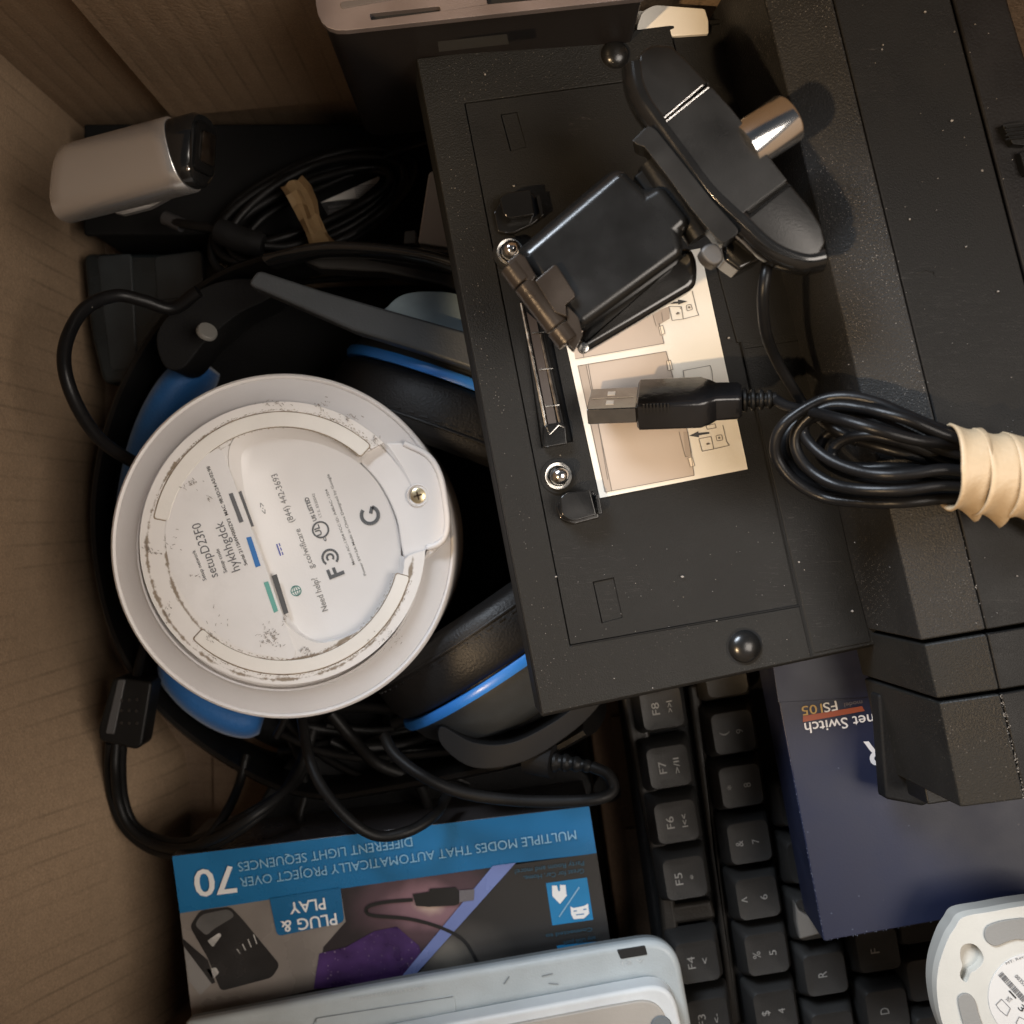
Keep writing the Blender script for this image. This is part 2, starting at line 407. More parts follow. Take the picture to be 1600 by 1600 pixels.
XW, YB, YF, XR, TOP = -.163, .146, -.195, .36, .37
box = thing('cardboard_box', 'large open brown cardboard box that holds all the loose electronics', 'cardboard box', (XW, YB, 0))
X, Y_, Zv = Vector((1, 0, 0)), Vector((0, 1, 0)), Vector((0, 0, 1))
T = .0018
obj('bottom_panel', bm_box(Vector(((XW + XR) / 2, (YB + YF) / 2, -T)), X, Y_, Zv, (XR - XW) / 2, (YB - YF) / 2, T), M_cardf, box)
def wavy_wall(x0, y0, x1, y1, z0, z1, th, amp, seed):
    """thin upright sheet between two ground points, slightly bowed"""
    rr = random.Random(seed); a, b = Vector((x0, y0, 0)), Vector((x1, y1, 0)); d = (b - a); nrm = Vector((-d.y, d.x, 0)).normalized()
    bm = bmesh.new(); nu, nv = 24, 24; ph = [rr.uniform(0, 6) for _ in range(3)]
    for side in (0, 1):
        g = []
        for i in range(nu + 1):
            row = []
            for j in range(nv + 1):
                u, v = i / nu, j / nv
                e = amp * (math.sin(u * 5 + ph[0]) * .6 + math.sin(u * 9 + v * 4 + ph[1]) * .4) * math.sin(math.pi * min(1, v * 1.0)) * math.sin(math.pi * u)
                row.append(bm.verts.new(a + d * u + Zv * (z0 + (z1 - z0) * v) + nrm * (e + side * th)))
            g.append(row)
        for i in range(nu):
            for j in range(nv): bm.faces.new((g[i][j], g[i + 1][j], g[i + 1][j + 1], g[i][j + 1]))
        if side == 0: g0 = g
    for i in range(nu):
        bm.faces.new((g0[i][nv], g0[i + 1][nv], g[i + 1][nv], g[i][nv])); bm.faces.new((g0[i][0], g[i][0], g[i + 1][0], g0[i + 1][0]))
    for j in range(nv):
        bm.faces.new((g0[0][j], g0[0][j + 1], g[0][j + 1], g[0][j])); bm.faces.new((g0[nu][j], g[nu][j], g[nu][j + 1], g0[nu][j + 1]))
    return bm
lw = wavy_wall(XW, YF, XW, YB, 0, TOP, .0035, .0025, 1)  # left wall, its unseen top raised to shade the puck
for v in lw.verts:      # the lower front part of this wall bulges inward
    k_ = max(0, 1 - v.co.z / .11); k_ = k_ * k_ * (3 - 2 * k_)
    b_ = min(1, max(0, (-.045 - v.co.y) / .06)); v.co.x += .034 * k_ * b_ * b_ * (3 - 2 * b_)
obj('side_panel', lw, M_card, box)
obj('side_panel', wavy_wall(XW, YB, XR, YB, 0, .24, .0035, .001, 2), M_cardb, box)
obj('side_panel', wavy_wall(XR, YB, XR, YF, 0, TOP, .0035, .001, 3), M_card, box)
obj('side_panel', wavy_wall(XR, YF, XW, YF, 0, .42, .0035, .001, 4), M_card, box)  # unseen front wall, raised to shade the near end from the lamp
# inner flap standing against the back wall, its left edge seen as a slanting line
fx0 = P(268, 182, .105).x
bm = bmesh.new()
yf = YB - .0055
pts = [(-.1214, .0474), (-.050, .064), (-.050, .235), (-.1214, .235)]
yf = YB - .005
obj('folded_flap', bm_prism([Vector((x, yf, z)) for x, z in pts], -.003, Y_), M_cardb, box)
# torn flake on the left wall
q = P(50, 258, .160)
bm = bmesh.new()
fl = [(0, 0, 0), (.004, .002, .001), (.0055, -.001, .003), (.004, -.0035, .0045), (.001, -.003, .003), (.0025, -.001, .0015)]
tp = [Vector((XW + .0005 + a, P(60, 262, .118).y + b, .118 + c)) for a, b, c in fl]
obj('torn_flake', bm_prism(tp, .0006, Zv), mat('torn_fibre', (.42, .30, .2), .9, bump=.5, bscale=600), box)
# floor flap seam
obj('bottom_flap', bm_box(Vector((-.005, -.075, .0012)), X, Y_, Zv, .114, .16, .0009), M_cardf, box)

# ================================================================== black case at the back, silver adapter
case = thing('black_case', 'black plastic case standing in the shadow against the back of the box', 'case', (-.05, .12, 0))
obj('case_body', bm_box(Vector(((XW + .06) / 2 + .004, .1195, .021)), X, Y_, Zv, (.06 - XW) / 2 - .006, .0195, .0205), mat('case_black', (.006, .006, .006), .85, spec=.15, var=.2), case, bevel=.003)
obj('case_lid', bm_box(Vector(((XW + .06) / 2 + .004, .1195, .0430)), X, Y_, Zv, (.06 - XW) / 2 - .005, .020, .0015), MATS['case_black'], case, bevel=.001)

c1 = crop(0, 0, 2.909)
ad = thing('card_adapter', 'silver rounded metal adapter with open black end leaning in the box corner', 'adapter', P(190, 270, .10))
pa, pb = P(110, 287, .112), P(285, 242, .122)
exn = (pb - pa).normalized(); sd = exn.cross(Zv).normalized()
if sd.y < 0: sd = -sd
uu = sd.cross(exn)
if uu.z < 0: uu = -uu
def adring(c, k, sk, push=0.0, n=44, p=2.6, a=.0103, b=.0085):
    o = []
    for j in range(n):
        t = 2 * math.pi * j / n; ct, st = math.cos(t), math.sin(t)
        x = a * k * math.copysign(abs(ct) ** (2 / p), ct); y = b * k * math.copysign(abs(st) ** (2 / p), st)
        o.append(c + sd * x + uu * (y + x * .10) + exn * (x * sk + push))
    return o
obj('metal_shell', loft([adring(pa, .96, .42, -.0004), adring(pa, 1, .42), adring(pa, 1, .42, .004), adring(pb, 1, -.05, -.004), adring(pb, 1, -.05), adring(pb, .97, -.05, .0004)]), M_alu, ad, smooth=50)
obj('black_end', loft([adring(pb, .93, -.05, 0), adring(pb, .93, .25, .0055), adring(pb, .84, .30, .0068)]), M_gloss, ad, smooth=45)
obj('socket_rim', loft([adring(pb, .62, .3, .006, p=7), adring(pb, .62, .3, .0078, p=7), adring(pb, .56, .3, .0080, p=7)]), M_black, ad)
obj('socket', loft([adring(pb, .40, .3, .0078, p=8), adring(pb, .40, .3, .0086, p=8), adring(pb, .37, .3, .0087, p=8)]), M_dkmetal, ad)
obj('screw', bm_lathe([(.0, .0012), (.0006, .0008), (.0008, 0)], P(294, 264, .1285), (0.3, -.2, 1), 16), M_chrome, ad)
slab('rubber_pad', c1((520, 965), (600, 925), (760, 885), (765, 900), (680, 945), (560, 975)), Z(.106), .002, M_alu, ad)

# ================================================================== grey hub with card slots (top)
c2b = crop(450, 0, 2.909)
hub = thing('card_reader_hub', 'upright rose grey aluminium hub with card slots beside the box back', 'usb hub', P(760, 60, .06))
Ph = Z(.158)
hp = rnd([(494, 45), (1010, -8), (985, -130), (480, -75), (478, -30)], [45, 5, 5, 30, 20])
hp = rnd([(498, 52), (1010, -4), (1000, -110), (488, -55)], [44, 10, 10, 40])
slot1 = rnd(c2b((370, 62), (690, 28), (695, 50), (376, 92)), 3)
slot2 = rnd(c2b((900, -25), (1330, -68), (1335, -20), (905, 20)), 3)
slot3 = rnd(c2b((235, 5), (520, -30), (525, 0), (240, 38)), 3)
holed('top_plate', hp, [slot1, slot2], Ph, .0022, M_rose, hub, bevel=.0008)
hb = scalep(hp, .985)
hb_t = [Ph.at(x, y, -.0022) for x, y in hb]
cen = sum(hb_t, Vector()) / len(hb_t)
slab('hub_body', hb, Ph, .078, mat('hub_dark_shell', (.022, .019, .019), .45, .3, bump=.1), hub, off=-.0024, bevel=.001)
for s_ in (slot1, slot2): flat('card_slot', scalep(s_, .98), Ph, -.0019, mat('slot_black', (.004, .004, .004), .8), hub)
obj('slot_cover', bm_prism([Ph.at(x, y, .0003) for x, y in rnd(c2b((236, 8), (520, -26), (525, -12), (240, 40)), 5)], .001, Zv), mat('slot_grey', (.10, .09, .09), .5), hub, bevel=.0002)
# small rating label on the hub's side
yy = Ph.at(700, 45).y - .0006
def hubside(px, py):
    d = Vector(((px - 800) / F, (800 - py) / F, -1)); t = (yy) / d.y; return CAM + d * t
lab = [hubside(684, 62), hubside(792, 50), hubside(795, 66), hubside(686, 78)]
bm = bmesh.new(); bm.faces.new([bm.verts.new(p + Vector((0, -.0005, 0))) for p in lab]); obj('rating_label', bm, mat('dark_label', (.035, .035, .035), .5), hub)

tagc = thing('cream_tag', 'cream rounded plastic tag poking out behind the docking station', 'tag', P(1050, 30, .1))
slab('tag_plate', rnd(crop(1000, 0, 8)((-40, 330), (20, 140), (180, 55), (815, 105), (860, 260), (860, 420), (-40, 480)), [5, 10, 8, 5, 3, 3, 3]), Z(.128), .0016, M_cream, tagc, bevel=.0004)
obj('tag_spine', bm_box(P(1030, 45, .112), X, Y_, Zv, .010, .002, .007), M_cream, tagc)

# ================================================================== black power adapter (lower left of the back) + coiled cable
pw = thing('power_adapter', 'flat black power adapter lying deep in the box by the left wall', 'power adapter', P(180, 480, 0))
slab('adapter_body', rnd([(128, 395), (320, 395), (325, 590), (160, 600), (140, 520)], 14), Z(.032), .031, mat('adapter_black', (.012, .016, .018), .30, var=.3, vscale=40), pw, bevel=.002)
slab('adapter_panel', rnd([(150, 400), (205, 395), (215, 575), (172, 580)], 8), Z(.0325), .002, mat('adapter_glossy', (.022, .027, .030), .38, var=.4, vscale=50), pw, bevel=.0006)
slab('adapter_panel', rnd([(240, 400), (315, 390), (320, 462), (245, 470)], 8), Z(.0325), .002, MATS['adapter_glossy'], pw, bevel=.0006)

coil = thing('coiled_usb_cable', 'thin black cable coiled and held with a strip of tan masking tape', 'cable', P(500, 330, .04))
rr = random.Random(7)
def ring_pts(cx, cy, rx, ry, rot, z, n=14, wob=0):
    o = []
    for i in range(n):
        a = 2 * math.pi * i / n
        x, y = rx * math.cos(a), ry * math.sin(a)
        o.append((cx + x * math.cos(rot) - y * math.sin(rot) + rr.uniform(-wob, wob), cy + x * math.sin(rot) + y * math.cos(rot) + rr.uniform(-wob, wob), z + rr.uniform(-.0015, .0015)))
    return o
for i in range(9):
    rx = 172 - i * 6 + rr.uniform(-6, 6); ry = 72 - i * 5 + rr.uniform(-5, 5)
    pts = ring_pts(487 + rr.uniform(-7, 7), 326 + rr.uniform(-5, 5), rx, ry, -.42 + rr.uniform(-.06, .06), .055 + (i % 4) * .0026, wob=2)
    obj('cable_turn', bm_tube(catmull(pz(pts), 6, True) + [catmull(pz(pts), 6, True)[0]], .0014, 8, caps=False), M_cabledim, coil, smooth=60)
tube('cable_end', pz([(665, 222, .062), (630, 232, .066), (600, 245, .066)]), .0012, M_cabledim, coil)
obj('ferrite_bead', bm_tube(catmull(pz([(338, 358, .070), (375, 374, .070), (412, 384, .070)]), 3), .0044, 16, rfun=lambda t: .85 if t in (0, 1) else 1), M_blackmat, coil, bevel=.0004)
tube('cable_end', pz([(412, 384, .070), (450, 385, .066), (500, 370, .062)]), .0014, M_cabledim, coil)
tube('cable_end', pz([(260, 345, .060), (300, 352, .066), (340, 358, .070)]), .0016, M_cabledim, coil)
obj('cable_plug', bm_tube(catmull(pz([(258, 340, .060), (285, 352, .062)]), 3), .0024, 14), mat('plug_grey', (.04, .04, .042), .4), coil)
tp = thing('masking_tape', 'crumpled strip of tan masking tape wrapped round the coiled cable', 'tape', P(485, 340, .066))
tl = [(438, 292), (447, 303), (457, 322), (468, 345), (477, 365), (486, 392)]
tr = [(472, 275), (486, 292), (496, 315), (499, 335), (512, 362), (529, 382)]
bm = bmesh.new(); g = []
for i, (a, b) in enumerate(zip(tl, tr)):
    row = []
    for j in range(6):
        t = j / 5
        zz = .0735 + .0022 * math.sin(i * 1.7 + t * 4) - .004 * (i in (0, 5)) + (.001 if j % 2 else 0)
        row.append(bm.verts.new(P(a[0] * (1 - t) + b[0] * t, a[1] * (1 - t) + b[1] * t + 3 * math.sin(j * 2 + i), zz)))
    g.append(row)
for i in range(5):
    for j in range(5): bm.faces.new((g[i][j], g[i][j + 1], g[i + 1][j + 1], g[i + 1][j]))
bmesh.ops.solidify(bm, geom=bm.faces[:], thickness=.0006)
o = obj('tape_strip', bm, M_tape, tp, smooth=25)
lb = thing('printed_label', 'white printed label glimpsed beneath the taped cable coil', 'label', P(555, 300, .045))
Pl = Z(.046)
lbp = c2b((150, 920), (415, 800), (418, 890), (180, 915))
slab('label_sheet', lbp, Pl, .0006, mat('dim_paper', (.80, .77, .72), .6, var=.1), lb)
slab('label_backing', c2b((150, 925), (410, 893), (380, 960), (200, 1010)), Z(.0455), .012, mat('foil_grey', (.06, .06, .062), .35, var=.6, vscale=300), lb)
for i in range(6):
    y = 850 + i * 9; lines('print_line', [(c2b((300 + i * 2, y))[0], c2b((405, y - 14))[0])], 1.2, Pl, .0001, M_ink, lb)
for i in range(4):
    y = 935 + i * 17; text('lettering', 'Electronic Equipment'[i * 2:i * 2 + 14], c2b((185, y + 12))[0], c2b((370 - i * 22, y - 12 + i))[0], 4.2, Z(.0455), mat('dim_print', (.22, .22, .22), .5), lb)
wa = thing('white_adapter', 'white square-edged adapter half hidden under the docking station', 'adapter', P(680, 350, .05))
slab('adapter_shell', rnd(c2b((590, 1105), (640, 780), (720, 760), (760, 1130)), 6), Z(.086), .022, M_white, wa, bevel=.0012)
slab('adapter_port', rnd(c2b((525, 1110), (530, 1050), (580, 1045), (580, 1105)), 3), Z(.078), .012, M_greydk, wa, bevel=.0005)

# ================================================================== added dark pouch under the headset
po = thing('dark_filler', 'flat black pouch underneath the headset and the white puck', 'filler', P(520, 820, 0))
pp_ = sm([(225, 540), (330, 470), (560, 440), (800, 470), (960, 700), (980, 1000), (900, 1130), (700, 1175), (480, 1190), (330, 1120), (240, 1000), (205, 820), (205, 660)], 5)
slab('filler_body', pp_, Z(.030), .027, M_blackmat, po, bevel=.008, seg=4)  # invented filler that makes the gaps inside the headset loop dark
tube('filler_edge', pz([(x, y, .0225) for x, y in scalep(pp_, 1.012)[::3]]), .0012, M_black, po, k=3)

# ================================================================== headset
hs = thing('gaming_headset', 'black gaming headset with blue trim and padded cups around the white puck', 'headset', P(440, 850, .0))
band = pz([(930, 1120, .075), (840, 1165, .066), (720, 1195, .055), (600, 1218, .046), (520, 1228, .04), (440, 1212, .036), (345, 1160, .033), (262, 1090, .032), (205, 1000, .032),
           (176, 900, .032), (168, 800, .033), (182, 700, .035), (218, 600, .038), (275, 512, .045), (350, 452, .055), (440, 418, .068), (560, 402, .082), (700, 415, .09), (770, 430, .09)])
obj('headband', bm_tube(catmull(band, 8), .004, 14, flat_=(.0035, .014)), mat('headband_black', (0.0060, 0.0057, 0.0055), .35, var=.3, bump=.1, spec=.21), hs, smooth=60)
for seg_, r_ in (([(322, 570, .038), (280, 620, .038), (246, 690, .038), (226, 780, .038), (220, 850, .038)], .011), ([(270, 1030, .034), (318, 1080, .036), (362, 1108, .036), (412, 1122, .034)], .010)):
    obj('headband_padding', bm_tube(catmull(pz(seg_), 8), r_, 18, flat_=(.0085, .016), rfun=lambda t: 1 - .35 * abs(2 * t - 1) ** 6), M_bluefab, hs, smooth=60)
# glossy arc above the upper cup
obj('yoke_arc', bm_tube(catmull(pz([(425, 408, .094), (500, 392, .099), (580, 392, .102), (660, 402, .104), (720, 418, .104)]), 8), .003, 14, flat_=(.0022, .006)), M_gloss, hs, smooth=60)
slab('yoke_plate', [(470, 405), (560, 398), (640, 405), (720, 425), (740, 470), (690, 445), (600, 425), (500, 420)], Z(.092), .01, mat('yoke_brown', (.030, .027, .024), .35, var=.3), hs, bevel=.001)
lg = slab('boom_arm', rnd([(402, 421), (500, 453), (600, 482), (745, 523), (745, 581), (729, 573), (640, 543), (552, 516), (470, 480), (386, 444)], [10, 0, 0, 0, 0, 0, 0, 0, 0, 10]), Z(.106), .010, M_gslate, hs, bevel=.0012, seg=3)
slab('cup_plate', sm([(598, 500), (606, 478), (630, 460), (670, 455), (720, 462), (745, 500), (740, 530)], 5), Z(.098), .012, mat('pale_cup_plastic', (.21, .27, .30), .4, var=.25, vscale=80), hs, bevel=.003, seg=3)
# silver emblem
lathe('round_emblem', [(0, .0006), (.0030, .0005), (.0034, 0), (.0034, -.001)], P(324, 517, .085), (.75, .75, 1), mat('emblem_silver', (.22, .215, .20), .4, .3, bump=.4, bscale=1500), hs, 24)
slab('slider', sm([(245, 520), (285, 470), (340, 440), (400, 436), (425, 462), (370, 492), (320, 535), (285, 575), (255, 570)], 5), Z(.074), .022, M_blackmat, hs, bevel=.004, seg=4)
def ear_cup(c, A, s0, blue=True, Rr=.043, zc=.055):
    A = Vector((A[0], A[1], .0)).normalized()
    o = Vector((c.x, c.y, zc))
    lathe('cup_shell', [(0, -.020), (.022, -.019), (.034, -.014), (.040, -.007), (.0425, -.0012), (.0425, -.0008)], o, A, M_cupback, hs, 64)
    obj('blue_ring', bm_lathe([(.041, -.0012), (.0436, -.0012), (.0442, .0004), (.0436, .0020), (.041, .0020)], o, A, 64), M_blue, hs, smooth=50)
    prof = [(.040, .002)]
    for i in range(13):
        a = -math.pi / 2 + math.pi * i / 12
        prof.append((.0400 + .0050 * math.cos(a) ** .6 if math.cos(a) > 0 else .040, .0118 + .0095 * math.sin(a)))
    prof += [(.036, .0226), (.026, .0215), (.020, .014), (.016, .006), (0, .006)]
    cu = obj('ear_cushion', bm_lathe(prof, o, A, 72), M_leather, hs, smooth=60)
    # piped seam
    N_ = 96; s = A.cross(Zv).normalized(); qv = A.cross(s)
    ringp = [o + A * .0165 + (s * math.cos(2 * math.pi * j / N_) + qv * math.sin(2 * math.pi * j / N_)) * .0448 for j in range(N_ + 1)]
    sub(cu, 'piping', bm_tube(ringp, .0005, 6, caps=False), M_leather, smooth=60)
    for k in range(60):
        a = 2 * math.pi * k / 60 + .05
        d1 = s * math.cos(a) + qv * math.sin(a)
        if d1.z < .25: continue
        b_ = bm_box(o + A * .0150 + d1 * .0449, s * -math.sin(a) + qv * math.cos(a), A, d1, .0011, .0002, .0003)
        sub(cu, 'stitch', b_, M_leather)
    return o
mid = P(722, 592, .098)
ear_cup(mid, (-.34, -.940), 0, zc=.055)
mid = P(752, 1080, .098)
ear_cup(Vector((P(798, 1050, .098).x, P(798, 1050, .098).y, 0)), (-.56, .83), 0, zc=.055)
slab('lower_yoke', sm([(690, 1135), (740, 1160), (800, 1160), (870, 1125), (935, 1075), (945, 1090), (900, 1140), (820, 1190), (740, 1200), (690, 1165)], 5), Z(.088), .016, mat('yoke_dark', (.007, .007, .0075), .65, var=.2, spec=.2), hs, bevel=.002)
# headset cord and its splitter
hc = [(310, 455, .085), (270, 482, .084), (225, 470, .088), (180, 462, .092), (130, 485, .10), (101, 545, .108), (110, 610, .108), (150, 680, .098), (205, 720, .082), (250, 740, .06)]
tube('cord', pz(hc), .0021, M_cable, hs, k=10, n=12)
splt = slab('cord_splitter', rnd([(185, 1058), (238, 1066), (222, 1165), (212, 1172), (155, 1158), (152, 1140), (175, 1062)], 7), Z(.060), .011, M_black, hs, bevel=.0012, seg=3)
slab('splitter_side', rnd([(184, 1062), (196, 1062), (178, 1148), (164, 1146)], 3), Z(.0604), .003, mat('splitter_edge', (.06, .06, .062), .35), splt, bevel=.0004)
for i in range(9):
    x, y = 190 + (i % 3) * 12 + rr.uniform(-1, 1), 1095 + (i // 3) * 17 + rr.uniform(-2, 2)
    sub(splt, 'dimple', bm_lathe([(0, .0002), (.0006, .0001), (.0007, 0)], P(x, y, .0602), (0, 0, 1), 10), M_gloss)
tube('cord', pz([(212, 1070, .055), (216, 1045, .05), (225, 1010, .045)]), .0017, M_cabledim, hs)
for dx, z in ((0, .052), (10, .056), (20, .052)):
    tube('cord', pz([(172 + dx, 1160, .055), (170 + dx, 1200, z), (176 + dx * .9, 1250, z - .004), (196 + dx * .7, 1295 - dx * .3, z - .004), (238 + dx * .3, 1328 - dx * .9, z + .0), (290, 1336 - dx, z + .010), (340, 1318 - dx, z + .018), (395, 1282 - dx * .7, z + .020), (440, 1240, z + .012), (470, 1190 + dx, z), (490, 1140, .05)]), .0017, M_cabledim, hs, k=8)
tube('cord', pz([(385, 1180, .045), (372, 1230, .05), (350, 1275, .066), (322, 1312, .070), (295, 1330, .062)]), .0017, M_cabledim, hs)

# tangle of loose leads between the headset and the light carton
ld = thing('audio_lead', 'black audio lead looping over the top edge of the light carton', 'cable', P(560, 1240, .06))
tube('lead', pz([(470, 1110, .07), (480, 1170, .083), (500, 1225, .090), (545, 1280, .092), (590, 1306, .090), (640, 1298, .088), (680, 1272, .082), (700, 1240, .07)]), .0018, M_cabledim, ld, k=10, n=12)
ml = thing('loose_lead', 'long black lead with ribbed strain relief at its end beside the keyboard', 'cable', P(800, 1230, .06))
tube('lead', pz([(600, 1150, .085), (618, 1180, .09), (660, 1212, .094), (720, 1238, .094), (800, 1250, .094), (880, 1252, .094), (935, 1248, .094), (958, 1234, .092), (950, 1210, .090), (925, 1198, .088)]), .0019, M_cabledim, ml, k=10, n=12)
rp = catmull(pz([(928, 1199, .088), (895, 1193, .086), (862, 1190, .084)]), 8)
obj('strain_relief', bm_tube(rp, .0032, 14, rfun=lambda t: (.62 + .45 * t) * (1.0 if int(t * 8) % 2 else .78)), M_black, ml, smooth=30)
obj('plug_body', bm_tube(catmull(pz([(866, 1190, .084), (845, 1186, .082), (826, 1182, .080)]), 4), .0055, 16), M_blackmat, ml, smooth=50)
tg = thing('dark_lead_bundle', 'bundle of dark leads in the gap between headset and light carton', 'cable bundle', P(560, 1190, .02))
for i in range(26):
    x0 = 420 + rr.uniform(0, 200); y0 = 1120 + rr.uniform(-10, 60); z0 = .018 + rr.uniform(0, .04)
    pts = [(x0, y0, z0)]
    a = rr.uniform(-.7, 1.2)
    for k in range(4):
        a += rr.uniform(-.7, .7); pts.append((pts[-1][0] + 75 * math.cos(a), min(1290, max(1090, pts[-1][1] + 45 * math.sin(a))), max(.012, pts[-1][2] + rr.uniform(-.006, .006))))
    tube('lead', pz(pts), rr.choice((.0014, .0018, .0022)), M_cabledim, tg, k=6, n=8)
slab('bundle_pouch', sm([(400, 1290), (440, 1200), (520, 1150), (660, 1150), (800, 1170), (905, 1200), (920, 1248), (820, 1262), (640, 1285), (500, 1300)], 4), Z(.038), .034, M_blackmat, tg, bevel=.006, seg=3)

# ================================================================== light projector carton
c2c = crop(250, 1200, 4); c3c = crop(550, 1200, 4)
lc = thing('projector_light_carton', 'glossy printed blue and purple carton with plug and play print in front of the cables', 'carton', P(600, 1400, .03))
Pc = Z(.072)
outl = [(268, 1337), (921, 1259), (962, 1520), (318, 1680)]
slab('carton_shell', outl, Pc, .044, mat('carton_dark', (.045, .040, .040), .3, var=.25, vscale=25, bump=.08, bscale=300), lc, bevel=.0004)
def cm(name, c, r=.28, v=.12, vs=40): return mat(name, c, r, var=v, vscale=vs, bump=.05, bscale=300)
o1 = .00010
flat('blue_print', [(269, 1338), (920.5, 1260), (932, 1333), (550, 1386), (281, 1427)], Pc, o1, cm('carton_blue', (.012, .14, .32)), lc)
flat('grey_print', [(281, 1427), (532, 1388.6), (540, 1440), (505, 1480), (495, 1545), (300, 1590)], Pc, o1, cm('print_grey', (.22, .195, .175), v=.25, vs=25), lc)
def glowprint(name, c, stops, rad, dist=.35):
    m = bpy.data.materials.new(name); m.use_nodes = True; nt = m.node_tree; N = nt.nodes; L = nt.links; b = N['Principled BSDF']
    b.inputs['Roughness'].default_value = .28
    tc = N.new('ShaderNodeTexCoord'); v = N.new('ShaderNodeVectorMath'); v.operation = 'SUBTRACT'; v.inputs[1].default_value = c
    L.new(tc.outputs['Object'], v.inputs[0]); mp = N.new('ShaderNodeMapping'); mp.inputs['Scale'].default_value = (.75 / rad, 1.25 / rad, 1 / rad); L.new(v.outputs[0], mp.inputs[0])
    ln = N.new('ShaderNodeVectorMath'); ln.operation = 'LENGTH'; L.new(mp.outputs[0], ln.inputs[0])
    n = N.new('ShaderNodeTexNoise'); n.inputs['Scale'].default_value = 70; n.inputs['Detail'].default_value = 5; L.new(tc.outputs['Object'], n.inputs['Vector'])
    a = N.new('ShaderNodeMath'); a.operation = 'MULTIPLY_ADD'; L.new(n.outputs[0], a.inputs[0]); a.inputs[1].default_value = dist; L.new(ln.outputs['Value'], a.inputs[2])
    r = N.new('ShaderNodeValToRGB'); r.color_ramp.interpolation = 'EASE'
    while len(r.color_ramp.elements) < len(stops): r.color_ramp.elements.new(.5)
    for e, (p, cc) in zip(r.color_ramp.elements, stops): e.position = p; e.color = (*cc, 1)
    L.new(a.outputs[0], r.inputs[0]); L.new(r.outputs[0], b.inputs['Base Color']); return m
def rel(x, y): v = Pc.at(x, y) - world_loc(lc); return tuple(v)
flat('scene_print', [(532, 1388.6), (778, 1354), (640, 1520), (495, 1545), (505, 1480), (540, 1440)], Pc, o1,
     glowprint('print_nebula', rel(665, 1415), [(.16, (.50, .38, .32)), (.36, (.24, .14, .165)), (.62, (.085, .052, .062)), (.95, (.030, .025, .027))], .028), lc)
flat('purple_print', [(499, 1490), (540, 1480), (585, 1455), (620, 1448), (655, 1478), (660, 1500), (635, 1535), (490, 1545)], Pc, o1 * 4, mat('print_purple', (.050, .022, .095), .3, var=.55, vscale=90, dust_sparkle=.4, dscale=900, dthr=.22, dprob=.55), lc)
flat('beam_print', [(770, 1353), (806, 1348), (650, 1522), (628, 1525)], Pc, o1 * 5, cm('print_beam', (.17, .22, .46), v=.1), lc)
flat('charcoal_print', [(806, 1348), (932, 1333.5), (955, 1480), (650, 1522)], Pc, o1, glowprint('print_charcoal', rel(700, 1490), [(.2, (.16, .15, .13)), (.6, (.06, .056, .052)), (1.0, (.030, .029, .028))], .022), lc)
# dark seat / tray picture
flat('seat_print', rnd(c2c((185, 990), (250, 890), (440, 865), (520, 950), (750, 1230), (700, 1310), (380, 1395), (300, 1190)), 8), Pc, o1 * 2, cm('print_seat', (.028, .027, .027), .25, .5, 40), lc)
flat('seat_highlight', rnd(c2c((215, 980), (260, 915), (430, 880), (470, 925), (330, 1010), (290, 1050)), 8), Pc, o1 * 3, cm('print_seat_lit', (.10, .097, .094), .3, .4, 60), lc)
flat('white_highlight', rnd(c2c((295, 1080), (370, 1030), (385, 1045), (330, 1120)), 3), Pc, o1 * 4, cm('print_white', (.45, .44, .42), v=.4, vs=200), lc)
flat('white_highlight', rnd(c2c((290, 1260), (350, 1245), (370, 1280), (330, 1320)), 3), Pc, o1 * 4, MATS['print_white'], lc)
flat('grey_strip', c2c((150, 1120), (330, 1340), (250, 1420), (180, 1330)), Pc, o1 * 3, cm('print_strip', (.25, .24, .23), v=.2), lc)
flat('dark_strip', c2c((135, 1060), (300, 1200), (345, 1340), (325, 1350), (145, 1110)), Pc, o1 * 4, MATS['print_seat'], lc)
for i in range(4):
    a, b = c2c((480 + i * 35, 1130 - i * 30), (500 + i * 35, 1160 - i * 20))
    flat('glint', line_px(a, b, 1.6), Pc, o1 * 4, MATS['print_white'], lc)
slab_tab = rnd([(421, 1404), (532, 1387), (538, 1441), (433, 1463)], [0, 0, 9, 9])
flat('tab_print', slab_tab, Pc, o1 * 5, cm('carton_teal', (.012, .12, .27)), lc)
# printed usb lead
pr = catmull([(645, 1406, 0), (600, 1410, 0), (574, 1418, 0), (580, 1430, 0), (640, 1436, 0), (690, 1450, 0), (725, 1470, 0), (745, 1502, 0)], 6)
prl = [(v.x, v.y) for v in pr]
obj('lead_print', join([bm_flat(line_px(a, b, 5.5), Pc, o1 * 6) for a, b in zip(prl, prl[1:])]), mat('print_black', (.018, .018, .018), .3), lc)
flat('plug_print', c3c((380, 790), (480, 775), (490, 755), (650, 745), (670, 770), (670, 850), (640, 860), (480, 868), (400, 862)), Pc, o1 * 7, MATS['print_black'], lc)
flat('plug_tip_print', c3c((668, 765), (765, 758), (762, 825), (668, 840)), Pc, o1 * 7, cm('print_steel', (.15, .14, .15)), lc)
def t2(s, a, b, h, m, k=None, bold=0, pl=Pc, par=lc, off=o1 * 8): return text('lettering', s, a, b, h, pl, m, par, off, bold)
t2('70', (366, 1353), (301, 1361), 42, M_wht, bold=.012)
t2('MULTIPLE MODES THAT AUTOMATICALLY PROJECT OVER', (899, 1297), (374, 1372), 14.5, M_ltblue)
t2('DIFFERENT LIGHT SEQUENCES', (643, 1308), (371, 1348), 14.5, M_ltblue)
t2('PLAY', (507, 1403), (451, 1411), 18, M_wht, bold=.012)
